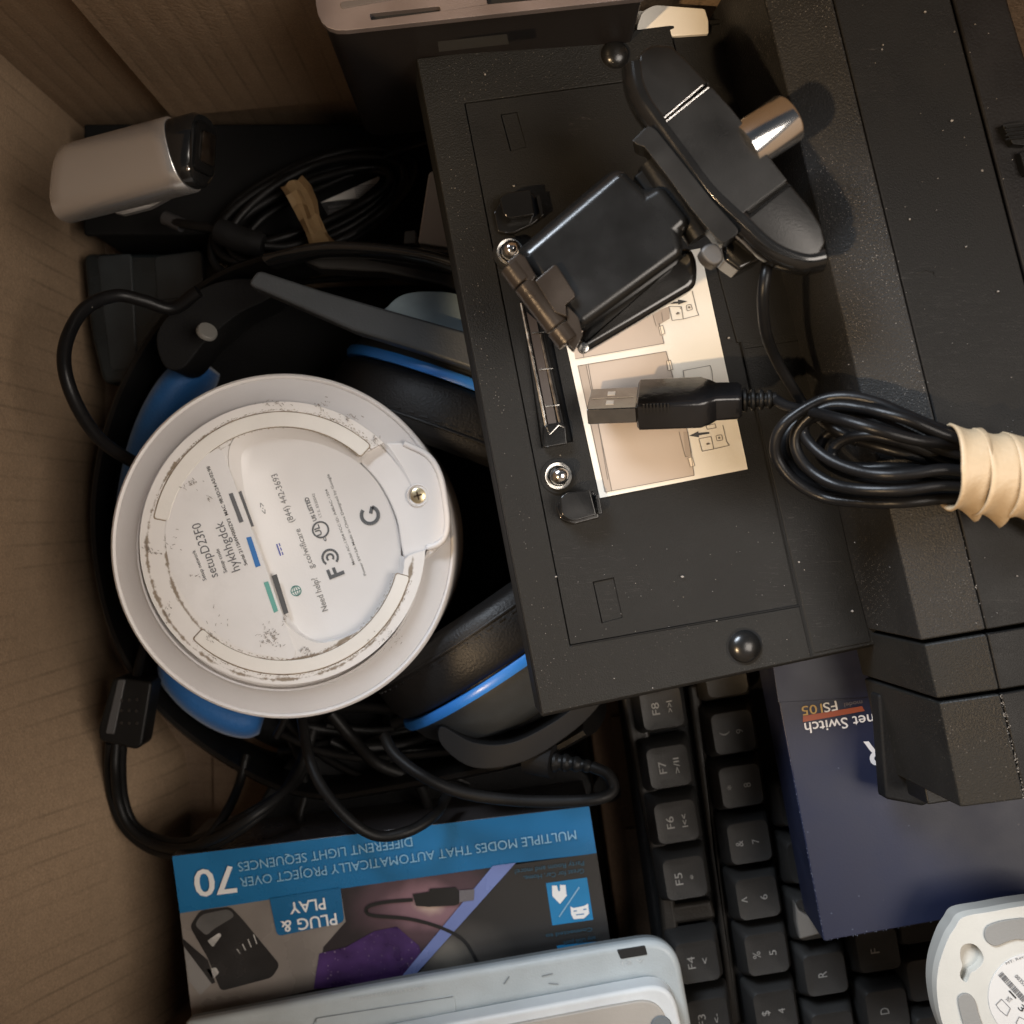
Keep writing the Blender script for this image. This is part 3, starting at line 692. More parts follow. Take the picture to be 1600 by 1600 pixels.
t2('PLUG &', (525, 1427), (438, 1440), 18, M_wht, bold=.012)
Msm = mat('faint_blue_print', (.025, .095, .15), .35)
t2('Great for Car, Home,', (912, 1357), (818, 1369), 7.5, Msm)
t2('Party Room and more!', (912, 1345), (804, 1359), 7.5, Msm)
flat('icon_print', [(853, 1380), (917, 1371), (927, 1437), (863, 1446)], Pc, o1 * 3, cm('icon_blue', (.02, .20, .42)), lc)
flat('arrow_print', c3c((1250, 735), (1280, 735), (1290, 770), (1300, 770), (1300, 730), (1335, 732), (1340, 790), (1345, 795), (1300, 850), (1252, 800)), Pc, o1 * 5, M_wht, lc)
lines('slash_print', [(c3c((1420, 745))[0], c3c((1295, 930))[0])], 2, Pc, o1 * 5, M_ltblue, lc)
flat('face_print', c3c((1365, 865), (1385, 875), (1450, 862), (1475, 848), (1482, 910), (1450, 940), (1385, 945), (1370, 915)), Pc, o1 * 5, M_wht, lc)
lines('face_mark', [(c3c((1385, 895))[0], c3c((1405, 892))[0]), (c3c((1445, 885))[0], c3c((1465, 882))[0]), (c3c((1400, 918))[0], c3c((1450, 912))[0])], 1.6, Pc, o1 * 6, MATS['icon_blue'], lc)
t2('Connected to', (925, 1449), (853, 1460), 6, Msm); t2('any USB port', (930, 1463), (880, 1471), 6, Msm)
flat('teal_print', c3c((1280, 1110), (1530, 1085), (1535, 1140), (1285, 1150)), Pc, o1 * 3, MATS['icon_blue'], lc)

# ================================================================== brown carton under keyboard, keyboard
bc = thing('plain_brown_carton', 'plain dark brown carton lying under the keyboard edge beside the light carton', 'carton', P(960, 1300, 0))
slab('carton_shell', [(915, 1085), (1010, 1070), (1280, 1020), (1380, 1640), (1000, 1720)], Z(.036), .033, M_card2, bc, bevel=.001)
slab('carton_flap', [(955, 1120), (1000, 1112), (1028, 1286), (976, 1292)], Z(.0375), .0012, M_card2, bc, bevel=.0003)
slab('carton_flap', [(977, 1296), (1029, 1290), (1060, 1500), (1000, 1500)], Z(.0375), .0012, M_card2, bc, bevel=.0003)
lathe('thumb_hole', [(0, .0002), (.0052, .0002), (.0052, 0)], P(950, 1232, .0372), (0, 0, 1), M_blackmat, bc, 24)

kb = thing('mechanical_keyboard', 'black mechanical keyboard lying sideways with legends on its square keys', 'keyboard', P(1150, 1350, .036))
ZK = .075
slab('keyboard_frame', rnd([(968, 1060), (1420, 985), (1560, 1660), (1062, 1720)], 10), Z(.062), .024, M_blackmat, kb, bevel=.0015)
def rail(name, pts, z, h): slab(name, pts, Z(z), h, M_kframe, kb, bevel=.0015, seg=3)
rail('frame_edge', [(970, 1085), (1006, 1078), (1052, 1390), (1082, 1600), (1050, 1620), (1030, 1400)], .0665, .006)
rail('frame_rail', [(1074, 1070), (1094, 1068), (1122, 1330), (1160, 1600), (1140, 1610), (1120, 1400), (1104, 1290)], .0665, .006)
rail('frame_rail', [(1030, 1418), (1112, 1406), (1120, 1436), (1040, 1448)], .0663, .006)
for y_ in (0, 1, 2, 3):
    pass
key_tpl = None
def key_bm():
    """rounded square cap, dished top, tapered; centred on the origin"""
    def rr_(s, r, z, n=4):
        o = []
        for cx, cy, a0 in ((1, 1, 0), (-1, 1, 90), (-1, -1, 180), (1, -1, 270)):
            for k in range(n + 1):
                a = R(a0 + 90 * k / n); o.append(Vector((cx * (s - r) + r * math.cos(a), cy * (s - r) + r * math.sin(a), z)))
        return o
    return loft([rr_(.0088, .0015, -.0095), rr_(.0086, .0016, -.006), rr_(.0071, .0022, -.0006), rr_(.0067, .0021, 0), rr_(.0045, .0018, -.0004)])
key_me = None
def add_key(px, py, ang, legs, z=ZK):
    global key_me
    c = P(px, py, z)
    if key_me is None:
        bm = key_bm(); bmesh.ops.recalc_face_normals(bm, faces=bm.faces)
        key_me = bpy.data.meshes.new('key'); bm.to_mesh(key_me); bm.free()
        for p in key_me.polygons: p.use_smooth = True
        key_me.set_sharp_from_angle(angle=R(50)); key_me.materials.append(M_key)
    k = bpy.data.objects.new('key', key_me); COL.objects.link(k); k.parent = kb
    k.location = c - world_loc(kb); k.rotation_euler = (0, 0, R(-ang))
    pl = Z(z)
    for s, dx, dy, w_, h_ in legs:
        # legends read bottom to top along the column
        ca, sa = math.cos(R(ang)), math.sin(R(ang))
        def rot(x, y): return (px + x * ca - y * sa, py + x * sa + y * ca)
        vs, fs = text_mesh(s, .0)
        x0 = min(v[0] for v in vs); x1 = max(v[0] for v in vs)
        a, b = pl.at(*rot(dx, dy + w_ / 2), -.0001), pl.at(*rot(dx, dy - w_ / 2), -.0001)
        U = (b - a); L_ = U.length; U /= L_; V = Vector((0, 0, 1)).cross(U)
        bm = bmesh.new(); sy = h_ * (H - z) / F / .7; sx = L_ / (x1 - x0)
        Rm = Matrix.Rotation(R(ang), 3, 'Z')
        bv = [bm.verts.new(Rm @ (a + U * ((x - x0) * sx) + V * (y * sy) - c)) for x, y, _ in vs]
        for f in fs:
            try: bm.faces.new([bv[i] for i in f])
            except ValueError: pass
        me = bpy.data.meshes.new('legend'); bm.to_mesh(me); bm.free(); me.materials.append(M_legend)
        o = bpy.data.objects.new('legend', me); COL.objects.link(o); o.parent = k
A_ = -9
F2 = lambda a, b, wb=12, hb=9: [(a, -4, 0, 19, 12), (b, 17, 0, wb, hb)]
for px, py, lg_ in ((1034, 1106, F2('F8', '>>I', 18)), (1045, 1198, F2('F7', '>/II', 24)), (1057, 1284, F2('F6', 'I<<', 20)), (1070.5, 1372, F2('F5', '*', 7)), (1090, 1503, F2('F4', '<', 9, 11)), (1107, 1593, F2('F3', '<-', 14)), (1124, 1686, []),
                   (1134, 1055, []), (1146, 1144, [('(', -10, 0, 6, 12), ('9', 15, 0, 7, 11)]), (1158, 1228, [('*', -10, 0, 7, 12), ('8', 15, 0, 7, 11)]),
                   (1171, 1316, [('&', -10, 0, 9, 12), ('7', 15, 0, 7, 11)]), (1184, 1403, [('^', -10, 0, 9, 16), ('6', 15, 0, 8, 11)]),
                   (1198, 1490, [('%', -10, 0, 11, 12), ('5', 15, 0, 8, 11)]), (1212, 1581, [('$', -10, 0, 8, 12), ('4', 15, 0, 8, 11)]), (1226, 1675, []),
                   (1277, 1434, []), (1290, 1522, [('R', 2, 0, 9, 14)]), (1303, 1614, [('E', 2, 0, 9, 14)]), (1265, 1345, []), (1251, 1255, []),
                   (1358, 1397, []), (1372, 1485, [('F', 2, 0, 8, 14)]), (1387, 1579, [('D', 2, 0, 10, 14)]), (1400, 1672, []),
                   (1438, 1440, []), (1452, 1530, []), (1466, 1620, [])):
    add_key(px, py, A_, lg_)
pk = thing('grey_plastic_scrap', 'small grey plastic scrap wedged between the keys and the navy carton', 'plastic piece', P(1262, 1440, .066))
slab('scrap_piece', crop(950, 1250, 4.571)((1335, 730), (1370, 790), (1440, 830), (1520, 960), (1370, 1000), (1345, 880)), Z(.079), .004, mat('scrap_grey', (.10, .095, .088), .4), pk, bevel=.001)

# ================================================================== navy switch carton
nv = thing('navy_switch_carton', 'dark navy carton for a network switch lying on the keyboard below the dock', 'carton', P(1400, 1300, .08))
Pn = Plane(P(1285, 1470, .108), (-.03, .0, 1))
slab('carton_shell', [(1206, 1040), (1210, 1000), (1780, 930), (1860, 1370), (1287, 1471)], Pn, .024, M_navy, nv, bevel=.0005)
slab('carton_lid_edge', [(1196, 960), (1780, 860), (1800, 1010), (1347, 1090), (1216, 1098)], Pn, .0006, M_navy, nv, off=.0007, bevel=.0002)
c7 = crop(1150, 950, 3.5556)
Mgold = mat('gold_ink', (.30, .20, .06), .5); Mred = mat('red_ink', (.20, .045, .02), .5)
Mw2 = mat('dim_white_ink', (.50, .50, .52), .5)
t2('Ethernet Switch', c7((965, 560))[0], c7((378, 640))[0], 17, Mw2, pl=Pn, par=nv, off=.0003, bold=.006)
flat('red_print', c7((372, 600), (700, 545), (715, 572), (372, 634)), Pn, .0002, Mred, nv)
t2('FS', c7((556, 515))[0], c7((480, 530))[0], 15, Mw2, pl=Pn, par=nv, off=.0004, bold=.004)
t2('105', c7((476, 531))[0], c7((362, 548))[0], 14.5, Mgold, pl=Pn, par=nv, off=.0004, bold=.004)
t2('model', c7((700, 512))[0], c7((600, 528))[0], 7, mat('faint_ink', (.10, .09, .10), .5), pl=Pn, par=nv, off=.0004)
t2('NETGEAR', (1570, 1142), (1349, 1160), 38, Mw2, pl=Pn, par=nv, off=.0003, bold=.02)

wr = []; rw = random.Random(3)
for (ax_1, ay_1, bx_1, by_1, n_) in ((1206, 1040, 1287, 1471, 60), (1287, 1471, 1600, 1416, 40)):
    for _ in range(n_):
        t_ = rw.random() ** (1.6 if ax_1 == 1287 else .6); x = ax_1 + (bx_1 - ax_1) * t_ + rw.uniform(.2, 2.0); y = ay_1 + (by_1 - ay_1) * t_ - rw.uniform(0.3, 2.0); k = rw.uniform(.4, 1.2)
        wr.append(bm_flat([(x - k * .5, y - k * 1.2), (x + k * .6, y - k * .4), (x + k * .3, y + k * 1.3), (x - k * .5, y + k * .5)], Pn, .00008))
for x, y in ((1342, 1400), (1262, 1300), (1299, 1427), (1332, 1452), (1354, 1455), (1420, 1290), (1310, 1200)): wr.append(bm_flat([(x - 1.6, y), (x, y - 1.3), (x + 1.7, y + .2), (x + .2, y + 1.5)], Pn, .0001))
wo = obj('edge_wear', join(wr), mat('carton_wear', (.07, .078, .11), .8), nv); wo['kind'] = 'stuff'

# ================================================================== white detector at lower right
c8 = crop(1400, 1400, 8)
dt = thing('round_white_bridge', 'round white device with grey rubber feet and barcode sticker in the front right corner', 'network device', P(1600, 1560, .09))
Pd_ = Z(.128)
half = c8((850, 265), (770, 360), (640, 560), (560, 760), (520, 960), (505, 1150), (530, 1400), (590, 1640), (700, 1900))
dto = sm(c8((850, 262), (1200, 195), (1600, 125), (2000, 100), (2500, 250), (2850, 700), (2950, 1300), (2800, 1900), (2400, 2400), (1800, 2550), (1200, 2400), (800, 2050), (600, 1650), (515, 1250), (530, 900), (640, 560), (735, 400)), 5)
Md = mat('ivory_plastic', (.54, .52, .465), .42, bump=.08, var=.05, mott=.12)
kh = sm(c8((905, 595), (1000, 620), (1075, 710), (1095, 800), (1050, 880), (985, 935), (935, 960), (900, 1050), (870, 1078), (820, 1040), (800, 970), (830, 870), (805, 760), (820, 640)), 4)
top = holed('base_plate', dto, [kh], Pd_, .0035, Md, dt, bevel=.0005)
rim = scalep(dto, .985)
slab('side_shell', rim, Pd_, .010, mat('grey_shell', (.34, .33, .30), .5, var=.05), dt, off=-.0035, bevel=.001)
slab('keyhole_floor', kh, Pd_, .0005, Md, dt, off=-.0030)
Mfoot = mat('grey_rubber_foot', (.25, .24, .22), .7, bump=.2)
slab('rubber_foot', sm(c8((1110, 480), (1150, 380), (1300, 320), (1480, 292), (1640, 300), (1640, 535), (1500, 545), (1380, 580), (1290, 618), (1220, 625), (1140, 570)), 4), Pd_, .0008, Mfoot, dt, off=.0007, bevel=.0002)
slab('rubber_foot', sm(c8((780, 1320), (800, 1250), (870, 1220), (950, 1250), (1000, 1330), (1030, 1450), (1090, 1620), (1150, 1760), (930, 1800), (860, 1650), (810, 1480)), 4), Pd_, .0008, Mfoot, dt, off=.0007, bevel=.0002)
ccx, ccy = c8((1700, 1260))[0]
lblp = [(ccx + 68 * math.cos(a * math.pi / 24), ccy + 68 * math.sin(a * math.pi / 24)) for a in range(48)]
slab('round_sticker', lblp, Pd_, .0003, mat('sticker_paper', (.62, .595, .56), .5, var=.03), dt, off=.0003)
bars = []; t = 0
while t < 1:
    wbar = rr.uniform(.008, .03); a = c8((1330 + 300 * t, 945 + 330 * t), (1330 + 300 * (t + wbar), 945 + 330 * (t + wbar)))
    off_ = (-10.5 if t < .35 else -9)
    n_ = (-.74 * 9, .67 * 9)
    bars.append(bm_flat([a[0], a[1], (a[1][0] + n_[0], a[1][1] + n_[1]), (a[0][0] + n_[0], a[0][1] + n_[1])], Pd_, .0005)); t += wbar + rr.uniform(.008, .03)
obj('barcode', join(bars), M_ink, dt)
t2('00355', c8((1480, 1010))[0], c8((1600, 1130))[0], 6, M_ink, pl=Pd_, par=dt, off=.0005)
lines('print_mark', [(c8((1415, 1185))[0], c8((1500, 1278))[0])], 2.6, Pd_, .0005, M_inkdk, dt)
t2('3', c8((1520, 1400))[0], c8((1570, 1455))[0], 10, M_inkdk, pl=Pd_, par=dt, off=.0005, bold=.01)
t2('NT', c8((1370, 1300))[0], c8((1420, 1340))[0], 8, M_ink, pl=Pd_, par=dt, off=.0005)
t2('MT: Rev', c8((1380, 860))[0], c8((1600, 770))[0], 4, M_ink, pl=Pd_, par=dt, off=.0005)
lines('print_outline', loopseg(c8((1250, 1360), (1320, 1290), (1430, 1405), (1385, 1500), (1300, 1430))), .9, Pd_, .0005, M_ink, dt)
lines('print_outline', loopseg(c8((1500, 1590), (1540, 1510), (1640, 1560), (1640, 1700))), .9, Pd_, .0005, M_ink, dt)

# ================================================================== grey router at the bottom edge
rt = thing('grey_router', 'cool grey router with white rim and inset side buttons along the front edge', 'router', P(700, 1580, .076))
body = rnd([(285, 1600), (600, 1541), (940, 1482), (1056, 1464), (1080, 1600), (1095, 1740), (310, 1800)], [0, 0, 0, 72, 0, 0, 0], 12)
slab('router_body', body, Z(.088), .0055, M_grey, rt, bevel=.0022, seg=4)
slab('router_base', scalep(body, .994, (700, 1620)), Z(.0826), .0075, M_greydk, rt, bevel=.0015, seg=3)
body2 = rnd([(450, 1648), (700, 1600), (960, 1551), (1050, 1535), (1078, 1660), (1090, 1800), (470, 1850)], [0, 0, 0, 62, 0, 0, 0], 12)
Pt = Z(.0965)
slab('white_rim', body2, Pt, .0085, M_greywhite, rt, bevel=.0015, seg=3)
body3 = rnd([(600, 1640), (945, 1574), (1034, 1558), (1058, 1670), (1070, 1800), (500, 1850)], [0, 0, 50, 0, 0, 0], 12)
slab('top_panel', body3, Pt, .002, M_beige, rt, off=.0012, bevel=.0005)
lathe('panel_foot', [(0, .0006), (.003, .0006), (.0033, 0)], Pt.at(1033, 1603, .0014), (0, 0, 1), M_greydk, rt, 20)
Pq = Z(.0882)
slab('port_socket', rnd([(964, 1485), (1008, 1478), (1012, 1492), (970, 1499)], 2), Z(.0883), .002, mat('socket_black', (.004, .004, .004), .6), rt, bevel=.0003)
t2('12 V', (972, 1508), (1006, 1503), 6, mat('emboss_white', (.5, .52, .52), .5), pl=Pq, par=rt, off=.0001)
q_ = crop(400, 1460, 2.2857)
slab('inset_button', rnd(q_((205, 400), (215, 300), (705, 218), (712, 232), (715, 280), (240, 400)), 3), Z(.0884), .001, M_grey, rt, bevel=.0003)
lines('inset_groove', loopseg(q_((200, 330), (215, 300), (705, 222)), False), 1.2, Pq, .0002, M_greydk, rt)
t2('RESTORE DEFAULTS WPS', q_((340, 237))[0], q_((608, 193))[0], 5, MATS['emboss_white'], pl=Pq, par=rt, off=.0001)
for a, b in (((885, 178), (905, 150)), ((1020, 150), (1060, 140)), ((1045, 175), (1080, 178))):
    lines('scuff_mark', [(q_(a)[0], q_(b)[0])], 1.8, Pq, .0001, mat('scuff', (.22, .24, .25), .6), rt)

# ================================================================== white mesh wifi puck (upside down)
c2 = crop(200, 580, 3.077)
pk_c = P(445, 853, .098)
pu = thing('mesh_wifi_puck', 'round white wifi puck lying upside down showing its printed base and cable notch', 'wifi router', Vector((pk_c.x, pk_c.y, .038)))
ZP = .105
Pp = Z(ZP)
cx, cy = pk_c.x, pk_c.y
prof = [(0, -.066), (.044, -.066), (.0505, -.063), (.0530, -.056), (.0530, -.020), (.0532, -.0062), (.0529, -.0046), (.0522, -.0042), (.0515, -.0047), (.0513, -.0066), (.0450, -.0066), (.0438, -.0066), (.0432, -.0068), (.0430, -.0100), (.0, -.0102)]
def puckmat():
    m = mat('puck_white', (.80, .77, .75), .38, bump=.06, bscale=1500, var=.03)
    return m
obj('tapered_ring', bm_lathe([(.0514, -.0047), (.0500, -.0044), (.0450, -.0030), (.0440, -.0018), (.0434, -.0018), (.0434, -.0064), (.0511, -.0064), (.0514, -.0047)], (cx, cy, ZP), (0, 0, 1), 128), mat('puck_ring_grey', (.64, .62, .615), .42, bump=.06, var=.03, mott=.08), pu, smooth=50)
lathe('inner_core', [(0, -.0052), (.0437, -.0052), (.0437, -.012), (0, -.012)], (cx, cy, ZP), (0, 0, 1), puckmat(), pu, 96, 50)
lathe('puck_shell', prof, (cx, cy, ZP), (0, 0, 1), puckmat(), pu, 128, 50)
# base disc: C-shaped outline round the pocket and the cable notch
pocket = c2((1215, 350), (1130, 385), (1040, 335), (930, 290), (800, 262), (680, 258), (560, 280), (500, 330), (480, 430), (520, 600), (620, 870), (700, 1050), (750, 1190), (800, 1250), (880, 1298), (960, 1303), (1090, 1260), (1210, 1160), (1290, 1050), (1325, 960), (1340, 895), (1440, 855))
pc = [(v.x, v.y) for v in catmull([(x, y, 0) for x, y in pocket], 6)]
dcx, dcy = 441.5, 848.5
a0 = math.atan2(pc[-1][1] - dcy, pc[-1][0] - dcx); a1 = math.atan2(pc[0][1] - dcy, pc[0][0] - dcx)
# outer arc runs from the last pocket point the long way round to the first
arc = []
span = (2 * math.pi + a1 - a0)
for i in range(1, 90):
    a = a0 + span * i / 90; arc.append((dcx + 223.5 * math.cos(a), dcy + 221 * math.sin(a)))
outer = [(dcx + 223.5 * math.cos(a0), dcy + 221 * math.sin(a0))] + arc + [(dcx + 223.5 * math.cos(a1), dcy + 221 * math.sin(a1))] + pc
def dirtmat():
    m = mat('puck_base_white', (.80, .765, .73), .42, bump=.08, bscale=1500, var=.03)
    nt = m.node_tree; N = nt.nodes; L = nt.links; b = N['Principled BSDF']
    src = b.inputs['Base Color'].links[0].from_socket
    tc = N.new('ShaderNodeTexCoord'); sep = N.new('ShaderNodeSeparateXYZ')
    vm = N.new('ShaderNodeVectorMath'); vm.operation = 'SUBTRACT'; L.new(tc.outputs['Object'], vm.inputs[0]); vm.inputs[1].default_value = (0, 0, .067)
    L.new(vm.outputs[0], sep.inputs[0])
    ln = N.new('ShaderNodeVectorMath'); ln.operation = 'LENGTH'; L.new(vm.outputs[0], ln.inputs[0])
    n = N.new('ShaderNodeTexNoise'); n.inputs['Scale'].default_value = 260; n.inputs['Detail'].default_value = 8; n.inputs['Roughness'].default_value = .7
    L.new(tc.outputs['Object'], n.inputs['Vector'])
    n2 = N.new('ShaderNodeTexNoise'); n2.inputs['Scale'].default_value = 45; n2.inputs['Detail'].default_value = 3
    L.new(tc.outputs['Object'], n2.inputs['Vector'])
    def M2(op, a, bb, c=None):
        q = N.new('ShaderNodeMath'); q.operation = op
        for i, x in enumerate((a, bb, c)):
            if x is None: continue
            if isinstance(x, (int, float)): q.inputs[i].default_value = x
            else: L.new(x, q.inputs[i])
        return q.outputs[0]
    fac = None
    for rc in (.0344, .0403):
        d = M2('ABSOLUTE', M2('SUBTRACT', ln.outputs['Value'], rc), 0)
        mr = N.new('ShaderNodeMapRange'); L.new(d, mr.inputs[0]); mr.inputs[1].default_value = 0; mr.inputs[2].default_value = .0013; mr.inputs[3].default_value = .62; mr.inputs[4].default_value = 0
        fac = mr.outputs[0] if fac is None else M2('MAXIMUM', fac, mr.outputs[0])
    th = M2('ADD', M2('MULTIPLY', fac, .36), M2('MULTIPLY', n.outputs[0], .62))
    th = M2('ADD', th, M2('MULTIPLY', n2.outputs[0], .22))
    mr = N.new('ShaderNodeMapRange'); L.new(th, mr.inputs[0]); mr.inputs[1].default_value = .555; mr.inputs[2].default_value = .64; mr.inputs[4].default_value = .85
    mx = N.new('ShaderNodeMix'); mx.data_type = 'RGBA'; L.new(mr.outputs[0], mx.inputs[0]); L.new(src, mx.inputs[6]); mx.inputs[7].default_value = (.20, .14, .08, 1)
    L.new(mx.outputs[2], b.inputs['Base Color'])
    return m
Mbase = dirtmat()
obj('base_disc', bm_holes([Pp.at(x, y) for x, y in outer], [], .0080, Pp.n), Mbase, pu)
# notch shelf (shallower) and pocket floor (deeper)
tgs = [(v.x, v.y) for v in catmull([(x, y, 0) for x, y in c2((1118, 362), (1215, 345), (1290, 340), (1370, 352), (1440, 400), (1500, 500), (1530, 640), (1538, 730), (1528, 800), (1500, 832), (1450, 890), (1352, 935))], 5)]
tgs += [(v.x, v.y) for v in catmull([(x, y, 0) for x, y in c2((1335, 945), (1312, 850), (1290, 720), (1240, 600), (1180, 510), (1112, 440))], 5)]
Mch = mat('puck_channel_white', (.79, .76, .74), .36, bump=.05, var=.02)
Psh = Plane(Pp.at(*c2((1440, 600))[0], -.0012), (-.12, 0, 1))
slab('notch_shelf', tgs, Psh, .0060, Mch, pu, bevel=.0010, seg=4)
lip = [(v.x, v.y) for v in catmull([(x, y, 0) for x, y in c2((1330, 348), (1440, 405), (1500, 500), (1528, 640), (1536, 730), (1524, 795), (1490, 832), (1440, 850))], 6)]
obj('notch_lip', bm_tube([Psh.at(x, y, .0) for x, y in lip], .0010, 12), Mch, pu, smooth=60)
pfl = [(x, y) for x, y in pc if x < c2((1345, 0))[0][0]]
floor_px = sm(c2((540, 440), (565, 370), (640, 330), (760, 320), (900, 340), (1020, 385), (1110, 440), (1180, 510), (1240, 600), (1290, 720), (1312, 850), (1303, 960), (1270, 1060), (1200, 1165), (1090, 1255), (960, 1303), (870, 1290), (800, 1220), (740, 1110), (640, 850), (570, 640)), 5)
# pocket: floor plus sloping wall, cut through the shell top as an inset dish standing just above it
Pfl = Pp.shift(-.0048)
# shell is hollowed here: ring wall then floor
def match(outer_, inner_, n=120):
    c = (sum(p[0] for p in inner_) / len(inner_), sum(p[1] for p in inner_) / len(inner_))
    def ray(poly, a):
        dx, dy = math.cos(a), math.sin(a); best = None
        for i in range(len(poly)):
            (x1, y1), (x2, y2) = poly[i], poly[(i + 1) % len(poly)]
            ex_, ey_ = x2 - x1, y2 - y1; den = dx * ey_ - dy * ex_
            if abs(den) < 1e-9: continue
            t = ((x1 - c[0]) * ey_ - (y1 - c[1]) * ex_) / den; s = ((x1 - c[0]) * dy - (y1 - c[1]) * dx) / den
            if t > 0 and 0 <= s <= 1 and (best is None or t < best): best = t
        return (c[0] + dx * best, c[1] + dy * best) if best else None
    A = [2 * math.pi * i / n for i in range(n)]
    return [ray(outer_, a) for a in A], [ray(inner_, a) for a in A]
big = sm(c2((482, 420), (505, 330), (562, 283), (680, 260), (800, 264), (930, 292), (1040, 337), (1130, 388), (1215, 500), (1280, 620), (1322, 740), (1340, 860), (1328, 960), (1292, 1060), (1212, 1162), (1092, 1262), (960, 1306), (880, 1300), (800, 1252), (748, 1190), (700, 1050), (620, 870), (520, 600)), 5)
ra, rb = match(big, floor_px)
FL = -.0042
bm = bmesh.new()
def inshelf(x, y): return x > c2((1135, 0))[0][0] and y < c2((0, 905))[0][1]
v1 = [bm.verts.new(Pp.at(x, y, -.0030 if inshelf(x, y) else -.0003)) for x, y in ra]; v2 = [bm.verts.new(Pp.at(x, y, FL + .0003)) for x, y in rb]
v3 = [bm.verts.new(Pp.at(x, y, FL)) for x, y in scalep(rb, .985)]
for i in range(len(v1)):
    j = (i + 1) % len(v1)
    if not (inshelf(*ra[i]) and inshelf(*ra[j])): bm.faces.new((v1[i], v1[j], v2[j], v2[i]))
    bm.faces.new((v2[i], v2[j], v3[j], v3[i]))
bm.faces.new(v3)
Mpk = mat('puck_pocket_white', (.78, .75, .725), .36, bump=.05, var=.02)

obj('pocket', bm, Mpk, pu, smooth=60)
# two raised foot strips following arcs
def arcstrip(r0, r1, a0, a1, n=40):
    o = [(dcx + r1 * math.cos(R(a0 + (a1 - a0) * i / n)), dcy + r1 * math.sin(R(a0 + (a1 - a0) * i / n))) for i in range(n + 1)]
    o += [(dcx + r0 * math.cos(R(a1 - (a1 - a0) * i / n)), dcy + r0 * math.sin(R(a1 - (a1 - a0) * i / n))) for i in range(n + 1)]
    return o
Mft = mat('puck_foot_cream', (.82, .78, .72), .5, bump=.15, bscale=900, var=.04, mott=.10)
Mgv = mat('groove_brown', (.26, .20, .14), .8, var=.5, vscale=300)
for r0, r1, a0_, a1_ in ((182, 205, 191, 312), (184, 205, 15, 133)):
    st = rnd(arcstrip(r0, r1, a0_, a1_), 0)
    k_ = 40 + 1
    st = arcstrip(r0, r1, a0_, a1_)
    st = rnd(st, [8 if i in (0, 40, 41, 81) else 0 for i in range(82)])
    g_ = arcstrip(r0 - 1.3, r1 + 1.3, a0_ - .45, a1_ + .45)
    g_ = rnd(g_, [8 if i in (0, 40, 41, 81) else 0 for i in range(82)])
    flat('foot_groove', g_, Pp, .00008, Mgv, pu)
    slab('foot_strip', st, Pp, .0006, Mft, pu, off=.00045, bevel=.00025, seg=2)
# scratches and dark scuffs left on the base
rs = random.Random(21); strokes = []
for (ux, uy, rx_, ry_, n_, ang_) in ((95, 845, 16, 26, 26, 1.0), (130, 870, 30, 10, 12, .6), (185, 1160, 20, 40, 22, 1.1), (300, 540, 45, 26, 22, .6), (385, 605, 14, 20, 8, .9),
                               (680, 1285, 50, 48, 60, -.9), (860, 1360, 40, 30, 26, -.8), (320, 985, 40, 8, 8, .3), (1250, 1280, 60, 50, 40, -.7), (930, 160, 30, 20, 26, .6), (1065, 220, 40, 16, 26, .3), (690, 155, 70, 10, 18, .1), (1190, 325, 18, 22, 22, 1.0), (400, 1270, 20, 30, 18, 1.1), (750, 1190, 10, 20, 10, 1), (210, 840, 40, 60, 10, .2), (460, 1200, 60, 60, 9, 1.4)):
    for _ in range(n_):
        x, y = rs.gauss(ux, rx_ * .6), rs.gauss(uy, ry_ * .6); a = ang_ + rs.gauss(0, .45); l = rs.uniform(3, 16)
        p_, q_3 = c2((x, y), (x + l * math.cos(a), y + l * math.sin(a)))
        strokes.append(bm_flat(line_px(p_, q_3, rs.uniform(.35, 1.0)), Pp, .0007 + rs.uniform(0, .0001)))
scf = obj('scuffs', join(strokes), mat('scuff_brown', (.24, .20, .165), .7), pu); scf['kind'] = 'stuff'
crumbs = []
for r_b, a0_, a1_, n_, sd_ in ((207.5, 195, 312, 330, 1.3), (180, 200, 312, 120, .8), (181, 15, 130, 260, 1.6), (207.5, 12, 133, 300, 1.8), (209, 285, 310, 90, 3.0)):
    for _ in range(n_):
        a = R(rs.uniform(a0_, a1_)); r_ = r_b + rs.gauss(0, sd_); x = dcx + r_ * math.cos(a); y = dcy + r_ * math.sin(a); k = rs.uniform(.3, 1.15); e = a + math.pi / 2
        crumbs.append(bm_flat([(x + k * 1.8 * math.cos(e), y + k * 1.8 * math.sin(e)), (x + k * .5 * math.cos(a), y + k * .5 * math.sin(a)), (x - k * 1.5 * math.cos(e), y - k * 1.5 * math.sin(e)), (x - k * .4 * math.cos(a), y - k * .4 * math.sin(a))], Pp, .00012))
cb = obj('grime', join(crumbs), mat('grime_brown', (.25, .185, .115), .85, var=.4, vscale=500), pu); cb['kind'] = 'stuff'
